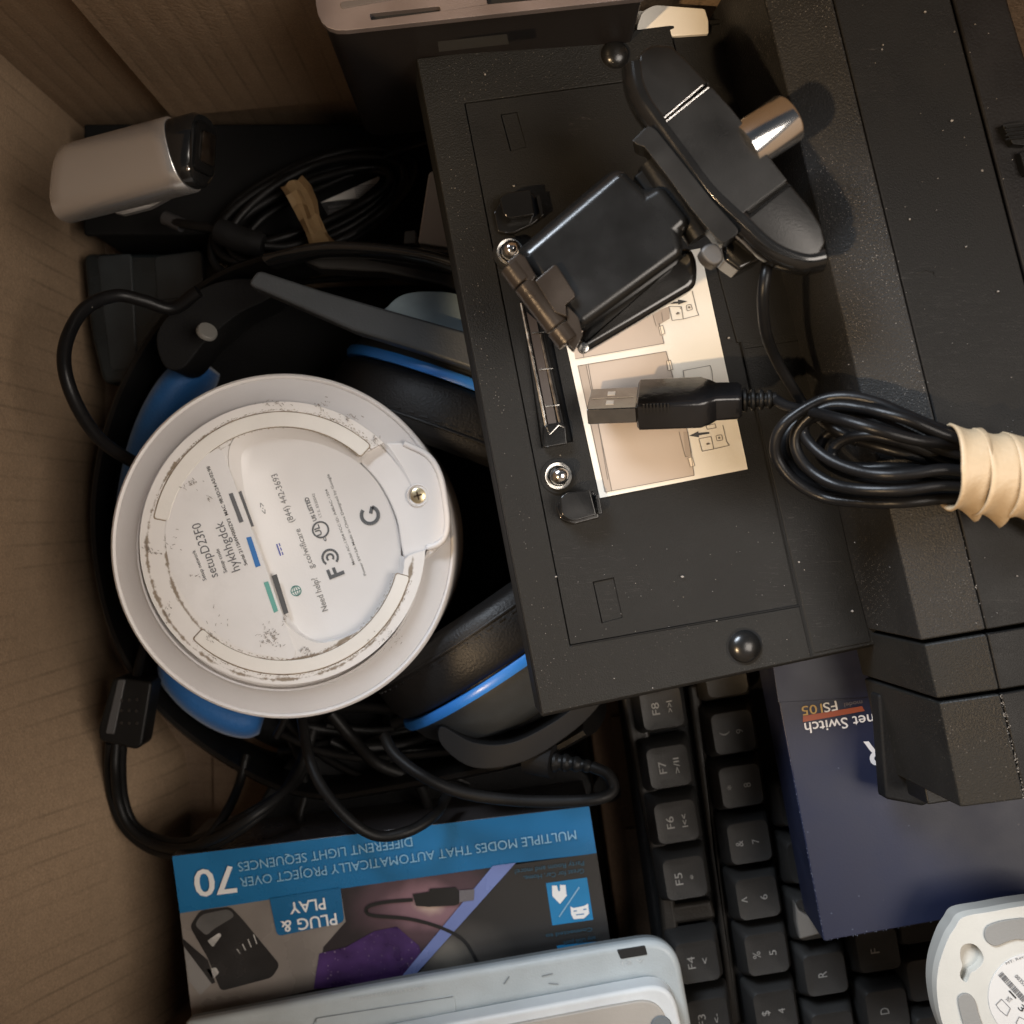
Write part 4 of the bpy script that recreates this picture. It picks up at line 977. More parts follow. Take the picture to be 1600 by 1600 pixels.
# sticker segment
sa = c2((430, 372), (455, 385), (540, 610), (640, 880), (805, 1345), (800, 1375), (780, 1385))
sb = c2((620, 1362), (500, 1310), (400, 1240), (300, 1130), (225, 1000), (185, 860), (183, 720), (215, 600), (280, 485), (350, 415))
stk = sa + [(v.x, v.y) for v in catmull([(x, y, 0) for x, y in sb], 6)]
slab('setup_sticker', stk, Pp, .0004, mat('sticker_white', (.80, .77, .745), .42, var=.03, mott=.18), pu, off=.00022)
def pt(s_, a, b, h, m=M_ink, pl=Pp, off=.0004, bold=0): return text('lettering', s_, c2(a)[0], c2(b)[0], h, pl, m, pu, off, bold)
pt('Setup network', (378, 1003), (322, 858), 6, bold=.008)
pt('setupD23F0', (434, 985), (346, 726), 14.5, bold=0)
pt('Setup code', (478, 966), (436, 852), 6, bold=.008)
pt('hykhhgdck', (540, 955), (455, 720), 14.5, bold=0)
pt('Serial 2115HW000ZV3  MAC 98:3D:24:A5:02:98', (575, 930), (392, 455), 5.4, M_inkdk, bold=.008)
def pflat(n_, pts, m, off=.00042, pl=Pp): return flat(n_, c2(*pts), pl, off, m, pu)
Mg = mat('strip_grey', (.14, .14, .145), .5); Mb = mat('strip_blue', (.05, .19, .48), .5); Mt = mat('strip_teal', (.16, .42, .36), .5)
pflat('grey_mark', [(484, 590), (503, 584), (556, 722), (536, 730)], Mg)
pflat('blue_mark', [(568, 800), (592, 795), (638, 935), (614, 944)], Mb)
pflat('teal_mark', [(652, 1016), (674, 1010), (722, 1152), (702, 1162)], Mt)
Pw = Pp.shift(-.0012)
# matching marks on the pocket wall
pflat('grey_mark', [(512, 590), (545, 575), (606, 745), (585, 752)], Mg, -.0016)
pflat('grey_mark', [(690, 985), (715, 975), (772, 1160), (750, 1172)], mat('mark_dark_grey', (.09, .09, .09), .6), -.0016)  # one mark in a darker grey
Pf = Pp.shift(FL + .0001)
def ft(s_, a, b, h, m=M_ink, bold=0): return text('lettering', s_, c2(a)[0], c2(b)[0], h, Pf, m, pu, .0001, bold)
Msoft = mat('soft_grey_ink', (.24, .235, .23), .5)
ft('<·>', (672, 680), (650, 628), 9, Msoft)
ft('Need help?', (962, 1148), (908, 990), 10, Msoft)
ft('g.co/wificare', (896, 945), (826, 755), 9.5, Msoft)
ft('(844) 442-3693', (800, 722), (716, 490), 10, Msoft)
flat('dc_mark', c2((712, 832), (718, 830), (737, 886), (731, 888)), Pf, .0001, mat('violet_ink', (.10, .12, .42), .5), pu)
for k in range(3):
    a_ = (724 + k * 7, 828 + k * 21); flat('dc_mark', c2(a_, (a_[0] + 5, a_[1] - 2), (a_[0] + 10, a_[1] + 12), (a_[0] + 5, a_[1] + 14)), Pf, .0001, MATS['violet_ink'], pu)
Mteal = mat('teal_ink', (.03, .27, .23), .5)
gc = c2((808, 1056))[0]
def ringpx(c, r, wd, n=28, pl=Pf, ky=1.0, name='globe_mark', m=None, kx=1.0, rot=0):
    pts_ = [(c[0] + kx * r * math.cos(2 * math.pi * i / n) * math.cos(rot) - ky * r * math.sin(2 * math.pi * i / n) * math.sin(rot), c[1] + kx * r * math.cos(2 * math.pi * i / n) * math.sin(rot) + ky * r * math.sin(2 * math.pi * i / n) * math.cos(rot)) for i in range(n)]
    return lines(name, loopseg(pts_), wd, pl, .00012, m or Mteal, pu)
ringpx(gc, 7.8, 1.2); ringpx(gc, 7.8, 1.0, kx=.5, rot=-.35)
lines('globe_mark', [((gc[0] - 7, gc[1] + 2.6), (gc[0] + 7, gc[1] - 2.6)), ((gc[0] - 2.6, gc[1] - 7), (gc[0] + 2.6, gc[1] + 7))], 1.0, Pf, .00012, Mteal, pu)
Mlog = mat('logo_grey', (.115, .12, .125), .5)
# FC mark, UL mark
ft('F', (1040, 975), (1022, 930), 24, Mlog, .03)
fc = c2((972, 895))[0]
def arcpx(c, r, a0, a1, wd, m, n=18, pl=Pf, name='logo_mark'):
    p_ = [(c[0] + r * math.cos(R(a0 + (a1 - a0) * i / n)), c[1] + r * math.sin(R(a0 + (a1 - a0) * i / n))) for i in range(n + 1)]
    return lines(name, loopseg(p_, False), wd, pl, .00012, m, pu)
arcpx(fc, 12, -240, 35, 3.6, Mlog); arcpx(fc, 5.2, -240, 35, 3.2, Mlog)
ul = c2((926, 762))[0]
ringpx(ul, 12.3, 2.6, 30, name='logo_mark', m=Mlog)
ft('UL', (934, 786), (916, 736), 9, Mlog, .02)
ft('c', (956, 815), (950, 798), 6, Mlog, .02)
ft('US LISTED', (908, 716), (866, 604), 6.5, Mlog, .02)
ft('I.T.E. E520042', (932, 700), (896, 586), 4.2, Msoft)
ft('Model AC-1304 FCC ID: A4RAC-1304', (1092, 928), (958, 566), 4.2, Msoft, .004)
ft('Power 5V=3A Made in China Designed by Google', (1146, 980), (966, 494), 4.2, Msoft, .004)
gl = c2((1163, 692))[0]
arcpx(gl, 13.2, -75, 215, 5.6, Mlog, 28)
lines('logo_mark', [((gl[0] + 1, gl[1] - 2.5), (gl[0] + 3.4, gl[1] - 13.5))], 5.4, Pf, .00012, Mlog, pu)
# screw in the notch
sc = c2((1394, 598))[0]
so = Psh.at(*sc, .0001)
lathe('screw_well', [(.0036, .0001), (.0032, .0004), (.0029, -.0002), (.0028, .0000)], so, (0, 0, 1), Mch, pu, 32)
Mbr = mat('brass', (.72, .60, .38), .32, .9, var=.1, vscale=500)
sw = lathe('screw', [(0, .0006), (.0016, .0006), (.0023, .0003), (.0024, 0)], so, (0, 0, 1), Mbr, pu, 32)
for a_ in (.3, .3 + math.pi / 2):
    sub(sw, 'screw_slot', bm_box(so + Zv * .0006, Vector((math.cos(a_), math.sin(a_), 0)), Vector((-math.sin(a_), math.cos(a_), 0)), Zv, .0013, .00028, .00012), mat('slot_dark', (.08, .05, .02), .7))

# ================================================================== docking station
AN = R(11)
nd = Vector((math.sin(R(5.5)) * math.cos(AN), math.sin(R(5.5)) * math.sin(AN), math.cos(R(5.5))))
Pk = Plane(P(750, 600, .135), nd)
dk = thing('docking_station', 'large black textured docking station lying tilted with its connector and label facing up', 'docking station', P(1150, 600, .07))
oc = [(651, 91), (1190, 20), (1262, 12), (1480, 985), (1372, 1007), (848, 1118)]
# lower tray
slab('base_tray', [(649, 92), (1190, 19), (1264, 10), (1484, 986), (1372, 1009), (846, 1121)], Pk, .0145, M_blackmat, dk, off=-.0016, bevel=.0008)
# outer border (C shape) around the sunk panel
border = [(651, 91), (1158, 24.5), (1262, 12), (1480, 985), (1372, 1006), (1269, 1028), (848, 1117)]
inner = [(726, 161), (1030, 120), (1090, 240), (1158, 536), (1250, 947), (891, 1009)]
recT = [(1048, 47), (1156, 31), (1195, 215), (1120, 225), (1058, 90)]
holed('rim_frame', border, [inner, recT], Pk, .0022, M_dockrim, dk, bevel=.0004)
slabin = scalep(inner, .9955)
slotA = [(782, 179), (808, 175), (823, 230), (797, 236)]
slotB = [(926, 909), (959, 902), (973, 965), (940, 974)]
holed('sunk_panel', slabin, [slotA, slotB, [(813, 470), (850, 462), (896, 690), (846, 700)]], Pk, .0012, M_dock, dk, off=-.0005)
slab('corner_panel', scalep(recT, .985), Pk, .001, M_dock, dk, off=-.0011)
for s_ in (slotA, slotB):
    slab('latch_window', [(s_[0][0] + 1.6, s_[0][1] + 1.4), (s_[1][0] - .6, s_[1][1] + 1.2), (s_[2][0] - .6, s_[2][1] - .5), (s_[3][0] + 1.6, s_[3][1] - .5)], Pk, .0008, M_dock, dk, off=-.0010)
# grooved plates to the right of the panel
slab('service_cover', [(1160, 545), (1255, 530), (1330, 880), (1362, 1003), (1272, 1021)], Pk, .0012, M_dock, dk, off=.0002, bevel=.0003)
slab('service_cover', [(1118, 408), (1226, 392), (1252, 522), (1152, 536)], Pk, .0012, M_dock, dk, off=.0001, bevel=.0003)
lines('groove_line', [((1158, 533), (1268.5, 1027))], 2.2, Pk, .0004, mat('groove_black', (.003, .003, .003), .9), dk)
lines('groove_line', [((893, 1009), (1249, 946))], 1.6, Pk, .00015, MATS['groove_black'], dk)
# rubber bumpers
for (x, y, r_) in ((961, 86, .0040), (1163, 1010, .0046)):
    o_ = Pk.at(x, y)
    lathe('rubber_bumper', [(0, r_ * .62)] + [(r_ * math.sin(R(a)), r_ * .62 * math.cos(R(a))) for a in range(12, 91, 13)] + [(r_, 0)], o_, nd, mat('bumper_black', (.009, .009, .009), .26, bump=.05, dust_sparkle=.3, dscale=600, dthr=.06, dprob=.9), dk, 40, 80)
    lathe('bumper_seat', [(r_ * 1.0, .00012), (r_ * 1.14, .00012), (r_ * 1.14, 0)], o_, nd, MATS['groove_black'], dk, 40)
# chrome guide pins
for x, y in ((872, 744), (797, 395)):
    o_ = Pk.at(x, y)
    lathe('guide_pin', [(0, .0062), (.0012, .0060), (.0021, .0052), (.0025, .0040), (.0026, .0010), (.0027, 0)], o_, nd, M_chrome, dk, 40, 60)
    lathe('pin_collar', [(.0028, .0), (.0029, .0009), (.0037, .0010), (.0040, .0004), (.0040, -.0004)], o_, nd, M_steel, dk, 40, 50)
    lathe('pin_well', [(.0040, .00006), (.0048, .00006), (.0048, -.0003)], o_, nd, MATS['groove_black'], dk, 40)
# latch hooks
cj = crop(770, 280, 8)
def hook(pts, base, side_tabs, ang):
    h_ = .0062
    f = slab('latch_hook', pts, Pk, h_, M_gloss, dk, off=h_, bevel=.0007, seg=3)
    slab('latch_foot', base, Pk, .0022, M_gloss, dk, off=.0016, bevel=.0005)
    slab('latch_tab', side_tabs, Pk, .004, M_gloss, dk, off=.0040, bevel=.0002)
hook(rnd(cj((90, 220), (190, 165), (470, 130), (520, 440), (200, 485), (130, 430)), [12, 10, 2, 3, 8, 8]),
     rnd(cj((10, 400), (120, 190), (500, 160), (640, 440), (520, 560), (260, 680), (60, 660)), 5),
     cj((540, 205), (590, 195), (640, 445), (600, 470)), 0)
c4 = crop(750, 500, 2.909)
hook(rnd(c4((365, 805), (395, 785), (500, 770), (530, 885), (420, 918), (370, 885)), [8, 5, 2, 3, 8, 8]),
     rnd(c4((345, 850), (370, 790), (520, 775), (545, 900), (425, 932), (365, 905)), 4),
     c4((522, 792), (540, 790), (556, 878), (536, 884)), 0)
# docking connector
conn = thing_parent = slab('connector_shell', rnd([(816, 480), (840, 474), (887, 686), (848, 696)], 2), Pk, .0040, M_black, dk, off=.0014, bevel=.0003)
c3b = crop(500, 350, 2.909)
for a, b, m_ in (((915, 360), (1035, 960), M_steel), ((1000, 500), (1095, 930), M_dkmetal)):
    p_, q_2 = c3b(a)[0], c3b(b)[0]
    A3, B3 = Pk.at(*p_, .0016), Pk.at(*q_2, .0016)
    sub(conn, 'contact_rail', bm_tube([A3, B3], .0005, 8), m_)
sub(conn, 'contact_tongue', bm_prism([Pk.at(x, y, .0021) for x, y in c3b((940, 400), (985, 440), (1075, 905), (1040, 920))], .0009, nd), mat('tongue_brown', (.045, .036, .032), .35))
for t_ in (.18, .5, .82):
    y_ = 400 + 520 * t_; x_ = 955 + 95 * t_
    sub(conn, 'contact_step', bm_prism([Pk.at(x, y, .0024) for x, y in c3b((x_ - 8, y_), (x_ + 55, y_ - 6), (x_ + 56, y_ - 1), (x_ - 7, y_ + 5))], .0004, nd), M_steel)
cc4 = c3b((1020, 920), (1030, 910), (1100, 900), (1118, 920), (1125, 1000), (1015, 1018))
sub(conn, 'connector_cap', bm_prism([Pk.at(x, y, .0028) for x, y in cc4], .0026, nd), M_gloss, bevel=.0004)
sub(conn, 'cap_edge', bm_tube([Pk.at(*c3b((1030, 925))[0], .0029), Pk.at(*c3b((1045, 955))[0], .0030), Pk.at(*c3b((1085, 915))[0], .0030), Pk.at(*c3b((1108, 925))[0], .0029)], .0002, 6), M_steel)
# alignment label
lbs = slab('alignment_label', [(937.5, 778), (1168.5, 733), (1094, 388), (861, 430)], Pk, .0003, M_cream, dk, off=.0000, )
Mtp = mat('taupe_print', (.46, .39, .33), .6, var=.05); Mlp = mat('label_line', (.16, .14, .12), .6); Mtp2 = mat('taupe_dark_print', (.36, .30, .25), .6)
O1 = .00010
e_ = crop(880, 400, 5.3333)
g2 = crop(880, 620, 5.3333)
def lf(n_, pts, m_, off=O1): return sub(lbs, n_, bm_flat(pts, Pk, off), m_)
def ll(n_, segs, wd=1.0, off=O1 * 2.5, m_=None): return sub(lbs, n_, join([bm_flat(line_px(a, b, wd), Pk, off) for a, b in segs]), m_ or Mlp)
A1 = e_((120, 915), (860, 795), (880, 870)) + g2((1040, 520), (1080, 500), (1092, 655), (350, 795))
A1 = e_((122, 915), (858, 795)) + g2((1040, 310), (1092, 655), (350, 795))
lf('laptop_print', A1, Mtp)
ll('laptop_outline', loopseg(A1), .9)
lf('hinge_print', e_((122, 915), (190, 908)) + g2((404, 780), (350, 795)), Mtp2, O1 * 1.6)
ll('laptop_outline', [(e_((190, 908))[0], g2((404, 780))[0]), (e_((208, 904))[0], g2((370, 690))[0]), (g2((232, 240))[0], g2((345, 765))[0])], .8)
lf('laptop_print', e_((100, 858), (840, 728), (760, 380), (60, 560)), Mtp)
ll('laptop_outline', loopseg(e_((100, 858), (840, 728), (800, 560), (750, 470))[:3], False), .9)
ll('laptop_outline', [(e_((165, 815))[0], e_((172, 845))[0])], .8)
for pts_ in (e_((795, 590), (830, 578), (848, 645), (812, 660)), e_((862, 875), (895, 868), (915, 945), (875, 955)), g2((1040, 510), (1075, 500), (1097, 575), (1060, 585))):
    lf('key_print', pts_, mat('pale_print', (.78, .68, .55), .6), O1 * 2); ll('key_outline', loopseg(pts_), .8, O1 * 3)
lf('slot_print', e_((750, 470), (880, 420), (888, 520), (790, 580)), Mtp2, O1 * 1.6)
ll('slot_outline', [(e_((745, 480))[0], e_((775, 585))[0]), (e_((820, 470))[0], e_((830, 545))[0])], .8)
lf('slot_print', g2((1000, 290), (1040, 290), (1075, 495), (1020, 500)), Mtp2, O1 * 1.6)
ll('slot_outline', [(g2((965, 290))[0], g2((1018, 500))[0]), (g2((1018, 500))[0], g2((1045, 495))[0]), (g2((1040, 310))[0], g2((1070, 470))[0])], .8)
# arrows
for pts_ in (e_((870, 385), (955, 378), (955, 362), (1035, 378), (960, 405), (958, 395), (872, 402)), g2((1050, 325), (1125, 288), (1128, 302), (1215, 294), (1217, 308), (1130, 322), (1132, 338))):
    lf('arrow_print', pts_, M_inkdk, O1 * 2.5)
# little drawn panels
P1 = e_((880, 420), (985, 422), (1000, 525), (908, 537)); ll('panel_outline', loopseg(P1), .9)
ll('panel_outline', [(e_((1000, 525))[0], e_((1130, 492))[0]), (e_((1130, 492))[0], e_((1115, 460))[0]), (e_((1115, 460))[0], e_((1075, 290))[0]), (e_((985, 422))[0], e_((975, 440))[0])], .9)
P2 = e_((1025, 410), (1065, 402), (1078, 445), (1032, 458)); ll('panel_outline', loopseg(rnd(P2, 1.5, 3)), .9)
P3 = g2((1130, 350), (1232, 332), (1255, 435), (1158, 455)); ll('panel_outline', loopseg(P3), .9)
ll('panel_outline', [(g2((1255, 435))[0], g2((1385, 405))[0]), (g2((1385, 405))[0], g2((1360, 372))[0]), (g2((1360, 372))[0], g2((1330, 235))[0])], .9)
P4 = g2((1272, 325), (1320, 315), (1330, 360), (1282, 368)); ll('panel_outline', loopseg(rnd(P4, 1.5, 3)), .9)
ll('panel_outline', loopseg(g2((1190, 240), (1265, 225), (1275, 258), (1200, 272))), .9)
ll('panel_outline', [(e_((1000, 955))[0], e_((1225, 912))[0]), (e_((1225, 912))[0], e_((1240, 955))[0]), (e_((1240, 955))[0], e_((1250, 1080))[0]), (e_((1000, 955))[0], e_((1010, 1020))[0])], .9)
for c_ in (e_((1050, 428))[0], g2((1300, 342))[0], e_((955, 475))[0], g2((1205, 392))[0]):
    sub(lbs, 'dot_print', bm_flat([(c_[0] + 1.8 * math.cos(a), c_[1] + 1.8 * math.sin(a)) for a in [i * math.pi / 4 for i in range(8)]], Pk, O1 * 2.5), Mlp)
text('lettering', 'a', g2((1192, 402))[0], g2((1226, 396))[0], 4.5, Pk, Mlp, lbs, .0003); text('lettering', 'e', e_((940, 490))[0], e_((975, 484))[0], 4.5, Pk, Mlp, lbs, .0003)

# raised rear body, three blocks: sloped lip + deck + outer strip
Pr = Pk.shift(.038)
def block(L0, C0, S0, R0, L1, C1, S1, R1, nm, depth=.052):
    e = -.0065
    m0 = [Pr.at(*L0, e), Pr.at(*C0), Pr.at(*S0)]; m1 = [Pr.at(*L1, e), Pr.at(*C1), Pr.at(*S1)]
    def ring(m): return [m[0], m[1], m[2], m[2] - nd * (depth), m[0] - nd * (depth + e)]
    return loft([ring(m0), ring(m1)])
def ridgeblock(L0, C0, L1, C1, nm, m, depth=.052):
    e = -.0065
    a, b, c, d = Pr.at(*L0, e), Pr.at(*C0), Pr.at(*L1, e), Pr.at(*C1)
    dd = nd * (depth)
    r0 = [a, b, b - dd, a - dd * ((depth + e) / depth)]; r1 = [c, d, d - dd, c - dd * ((depth + e) / depth)]
    return obj('sloped_lip', loft([r0, r1]), m, dk, bevel=.0006)
ridgeblock((1174, -85), (1281, -85), (1439, 1001), (1541, 984), 'A', M_ridge)
ridgeblock((1444, 1007), (1542, 990), (1464, 1092), (1562, 1078), 'B', M_dockrim)
ridgeblock((1467, 1098), (1563, 1084), (1501, 1262), (1602, 1249), 'C', M_dockrim)
lipgap = 1.2
slab('deck', [(1282, -85), (1464, -85), (1487, 5), (1602, 445), (1740, 950), (1542.2, 984)], Pr, .05, M_deck, dk, off=-.0002, bevel=.0005)
slab('deck', [(1543, 990), (1740, 957), (1760, 1045), (1563, 1078)], Pr, .05, M_deck, dk, off=-.0002, bevel=.0005)
slab('deck', [(1564, 1084), (1760, 1051), (1810, 1220), (1603, 1249)], Pr, .05, M_deck, dk, off=-.0002, bevel=.0005)
slab('outer_strip', [(1468, -85), (1556, -85), (1578, 8), (1603, 90), (1900, 900), (1745, 945), (1606, 444), (1491, 4)], Pr, .05, mat('strip_black', (0.0070, 0.0063, 0.0063), .45, bump=.15, var=.2, dust_sparkle=.5, dscale=140, dthr=.04, dprob=.75, spec=.21), dk, off=-.0012, bevel=.001)
# tall side wall below the lip (overhanging foot block)
slab('rear_foot', [(1372, 1085), (1460, 1075), (1500, 1240), (1443, 1260), (1384, 1249)], Pk.shift(-.004), .006, M_blackmat, dk, bevel=.001)
slab('rear_foot', [(1416, 1085), (1480, 1075), (1504, 1250), (1450, 1258)], Pk.shift(.012), .012, M_black, dk, bevel=.0006)
# ribbed release button on the strip
c3r = crop(1050, 0, 2.909)
slab('release_button', rnd(c3r((1500, 565), (1620, 545), (1620, 660), (1550, 655)), 4), Pr, .003, M_black, dk, off=.0012, bevel=.0005)
for k in range(4):
    a, b = c3r((1515, 580 + k * 18), (1615, 568 + k * 18)); sub(dk, 'grip_ridge', bm_tube([Pr.at(*a, .0016), Pr.at(*b, .0016)], .0003, 6), M_gloss)
slab('release_button', rnd(c3r((1580, 690), (1640, 680), (1640, 800), (1610, 790)), 3), Pr, .003, M_black, dk, off=.0010, bevel=.0005)
lines('scratch_mark', loopseg([(1428, 427), (1445, 421), (1460, 424), (1461, 431)], False), 1.6, Pr, .00005, MATS['groove_black'], dk)
# worn edge crumbs along the crease
rr = random.Random(11)
cr_b = []
for k in range(150):
    t_ = rr.random(); x_ = 1563 + 39 * t_; y_ = 1084 + 165 * t_
    if k > 100: t_ = rr.random(); x_ = 1420 + 122 * t_; y_ = 520 + 464 * t_
    x_ += rr.gauss(0, 1.4); s_ = rr.uniform(.3, 1.0)
    cr_b.append(bm_flat([(x_ - s_, y_), (x_, y_ - s_), (x_ + s_ * .8, y_ + .3), (x_, y_ + s_ * 1.2)], Pr, .00025))
co = obj('edge_wear', join(cr_b), mat('wear_pale', (.24, .225, .205), .8), dk); co['kind'] = 'stuff'

rl = random.Random(5); lint = []
def crumb(x, y, r_, pl):
    n_ = rl.randint(5, 7); a0 = rl.random() * 6
    return bm_prism([pl.at(x + r_ * rl.uniform(.5, 1.2) * math.cos(a0 + 2 * math.pi * i / n_), y + r_ * rl.uniform(.4, 1.0) * math.sin(a0 + 2 * math.pi * i / n_), .0003 + .0002) for i in range(n_)], .0003, nd)
for x, y, r_, pl in ((1488, 188, 2.6, Pr), (1422, 342, 2.0, Pr), (1446, 18, 1.8, Pr), (1380, 70, 1.4, Pr), (1560, 455, 1.6, Pr), (1510, 385, 1.3, Pr), (1066, 901, 3.0, Pk), (1332, 955, 2.2, Pk), (1249, 878, 1.9, Pk), (869, 901, 1.9, Pk), (1120, 970, 1.6, Pk), (803, 290, 1.8, Pk), (1139, 528, 1.9, Pk), (758, 116, 1.5, Pk), (1010, 600, 0, Pk), (1540, 800, 1.3, Pr), (1590, 900, 1.2, Pr), (1020, 1075, 1.2, Pk), (960, 1060, 1.2, Pk)):
    if r_: lint.append(crumb(x, y, r_, pl))
for k in range(80):
    t_ = rl.random(); e_x = rl.gauss(0, 9); lint.append(crumb(700 + 170 * t_ + e_x, 250 + 840 * t_ + rl.gauss(0, 6), rl.uniform(.35, .8), Pk))
for k in range(45): lint.append(crumb(rl.uniform(880, 1230), rl.uniform(820, 1000), rl.uniform(.3, .7), Pk))
for k in range(60): lint.append(crumb(rl.uniform(1300, 1600), rl.uniform(0, 980), rl.uniform(.3, .8), Pr.shift(.0001)) if True else None)
ln_ = obj('lint', join(lint), mat('lint_pale', (.26, .245, .23), .9), dk); ln_['kind'] = 'stuff'

# ================================================================== webcam with its clip, lead and plug
wc = thing('clip_webcam', 'black clip-on webcam with chrome lens ring lying on the docking station', 'webcam', P(1080, 330, .15))
c3 = crop(750, 0, 2.909)
Pb = Plane(P(1100, 250, .182), (0.02, -.02, 1))
topA = c3((722, 300), (724, 250), (748, 222), (790, 202), (870, 206), (950, 280), (1045, 384), (830, 545), (770, 462), (738, 390))
topB = c3((1052, 392), (1150, 500), (1290, 680), (1398, 818), (1178, 984), (1060, 862), (940, 702), (840, 562), (838, 551))
topC = c3((1408, 832), (1500, 940), (1556, 1030), (1573, 1100), (1545, 1158), (1460, 1178), (1370, 1150), (1290, 1100), (1222, 1040), (1192, 1004))
full = c3((722, 300), (722, 250), (748, 222), (790, 200), (870, 204), (950, 280), (1150, 500), (1290, 680), (1398, 818), (1500, 938), (1558, 1030), (1574, 1100), (1546, 1160), (1460, 1180), (1370, 1152), (1290, 1102), (1192, 1010), (1060, 866), (940, 706), (838, 566), (768, 466), (736, 392))
obj('end_cap', bm_crowned(rnd(topA, [4, 4, 4, 4, 6, 1, 1, 3, 3, 3], 3), Pb, .0105, .0007, n=4), M_webcam, wc, smooth=50)
slab('camera_body', topB, Pb, .0110, M_webcam, wc, off=.0001, bevel=.0003, seg=2)
obj('end_cap', bm_crowned(rnd(topC, [1, 3, 4, 4, 6, 6, 4, 3, 1, 1], 3), Pb, .0105, .0007, n=4), M_webcam, wc, smooth=50)
core = scalep(full, .985)
slab('inner_core', core, Pb, .010, M_gloss, wc, off=-.0012, bevel=.0006)
# chrome pins lying in the upper gap
for (a, b) in (((1012, 386), (838, 535)), ((1040, 396), (846, 552))):
    p_, q2 = c3(a)[0], c3(b)[0]
    obj('chrome_strip', bm_tube([Pb.at(*p_, .0001), Pb.at(*q2, .0001)], .00017, 8), M_chrome, wc, smooth=60)
# rear glossy shell following the curved back edge
back = [(v.x, v.y) for v in catmull([(x, y, 0) for x, y in c3((700, 310), (712, 400), (745, 480), (800, 560), (915, 715), (1040, 880), (1165, 1000), (1280, 1110), (1370, 1165), (1470, 1192), (1545, 1180))], 6)]
obj('back_shell', bm_tube([Pb.at(x, y, -.0045) for x, y in back], .004, 16, flat_=(.0030, .0048)), M_gloss, wc, smooth=60)
obj('shell_ridge', bm_tube([Pb.at(x, y, -.0004) for x, y in [(v.x, v.y) for v in catmull([(x, y, 0) for x, y in c3((725, 320), (738, 410), (770, 485), (825, 568), (935, 722), (1050, 880), (1180, 1005), (1290, 1108), (1380, 1158), (1470, 1184))], 6)]], .00055, 8), M_gloss, wc, smooth=60)
# lens barrel
b0 = Plane((0, 0, .178), (0, 0, 1)).at(*c3((1235, 600))[0]); b1 = Plane((0, 0, .178), (0, 0, 1)).at(*c3((1385, 508))[0])
ax_ = (b1 - b0).normalized(); Lb = (b1 - b0).length
b0 = Plane((0, 0, .178), (0, 0, 1)).at(*c3((1252, 622))[0])
bl = c3((1252, 640), (1392, 580))
b0 = Z(.178).at(*bl[0]); b1 = Z(.178).at(*bl[1]); ax_ = (Z(.178).at(*c3((1400, 520))[0]) - Z(.178).at(*c3((1240, 630))[0])).normalized(); Lb = .0088
lathe('lens_ring', [(.0, -.004), (.0060, -.004), (.0060, Lb - .0008), (.0057, Lb - .0002), (.0052, Lb), (.0048, Lb - .0006), (.0044, Lb - .0030), (0, Lb - .0032)], b0 + ax_ * .001, ax_, M_chrome, wc, 64, 40)
lathe('lens_glass', [(.0044, Lb - .0025), (.003, Lb - .0018), (0, Lb - .0014)], b0 + ax_ * .001, ax_, M_gloss, wc, 40)
# cradle bar behind the body
cradle = c3((690, 640), (722, 612), (745, 585), (775, 572), (800, 590), (925, 745), (1050, 905), (1172, 1040), (1172, 1062), (1105, 1108), (1072, 1085), (960, 950), (850, 800), (745, 665), (720, 660))
slab('clip_cradle', rnd(cradle, [3, 3, 4, 5, 4, 0, 0, 6, 5, 8, 5, 0, 0, 4, 3], 4), Plane(P(1070, 290, .182), (-.15, -.12, 1)), .012, M_webcam, wc, bevel=.0012, seg=3)
slab('cradle_foot', rnd(c3((1165, 1050), (1300, 1130), (1290, 1170), (1180, 1230), (1110, 1180), (1100, 1105)), 6), Z(.170), .010, M_gloss, wc, bevel=.0015)
slab('rubber_lug', sm(c3((1005, 1140), (1030, 1110), (1075, 1105), (1105, 1145), (1102, 1185), (1065, 1205), (1025, 1180)), 4), Z(.1765), .006, mat('lug_grey', (.06, .057, .054), .5, bump=.2), wc, bevel=.0008)
obj('hinge_barrel', bm_tube([Z(.172).at(*c3((770, 740))[0]), Z(.172).at(*c3((1000, 1080))[0])], .0034, 20), M_black, wc, smooth=50)
# upper clip plate, crowned
clipo = c3((178, 1150), (400, 950), (640, 754), (668, 770), (700, 790), (757, 862), (826, 824), (966, 1002), (912, 1050), (935, 1090), (925, 1150), (640, 1370), (452, 1500))
Pcl = Plane(P(950, 390, .1775), (-.06, .02, 1))
clipo = c3((178, 1150), (640, 754), (757, 864), (826, 824), (966, 1002), (912, 1052), (932, 1150), (452, 1500))
cpt = [Pcl.at(x, y) for x, y in clipo]; cpb = [p - Pcl.n * .0085 for p in cpt]
for i in (0, 1): cpb[i] = cpb[i] + Vector((-.0020, .0022, 0))     # this side slopes outward
cpl = obj('clip_plate', bm_prism(cpt, 0, Pcl.n, cpb), mat('webcam_clip_satin', (.0085, .0083, .008), .25, bump=.05, bscale=2500, var=.15, dust_sparkle=.5, dscale=170, dthr=.035, dprob=.82, scratch=.06), wc, bevel=.0024, seg=8)
cpl.modifiers['bevel'].use_clamp_overlap = False
slab('clip_neck', c3((700, 800), (830, 700), (1020, 960), (900, 1060)), Z(.1735), .006, M_black, wc, bevel=.0005)
jaw = c3((440, 1560), (520, 1400), (880, 1130), (960, 1120), (985, 1170), (992, 1225), (985, 1290), (960, 1315), (700, 1470), (495, 1590), (470, 1590))
obj('clip_jaw', bm_crowned(rnd(jaw, [2, 4, 4, 10, 6, 10, 10, 5, 4, 5, 2], 4), Z(.1685), .005, .0018, n=6), M_gloss, wc, smooth=50)
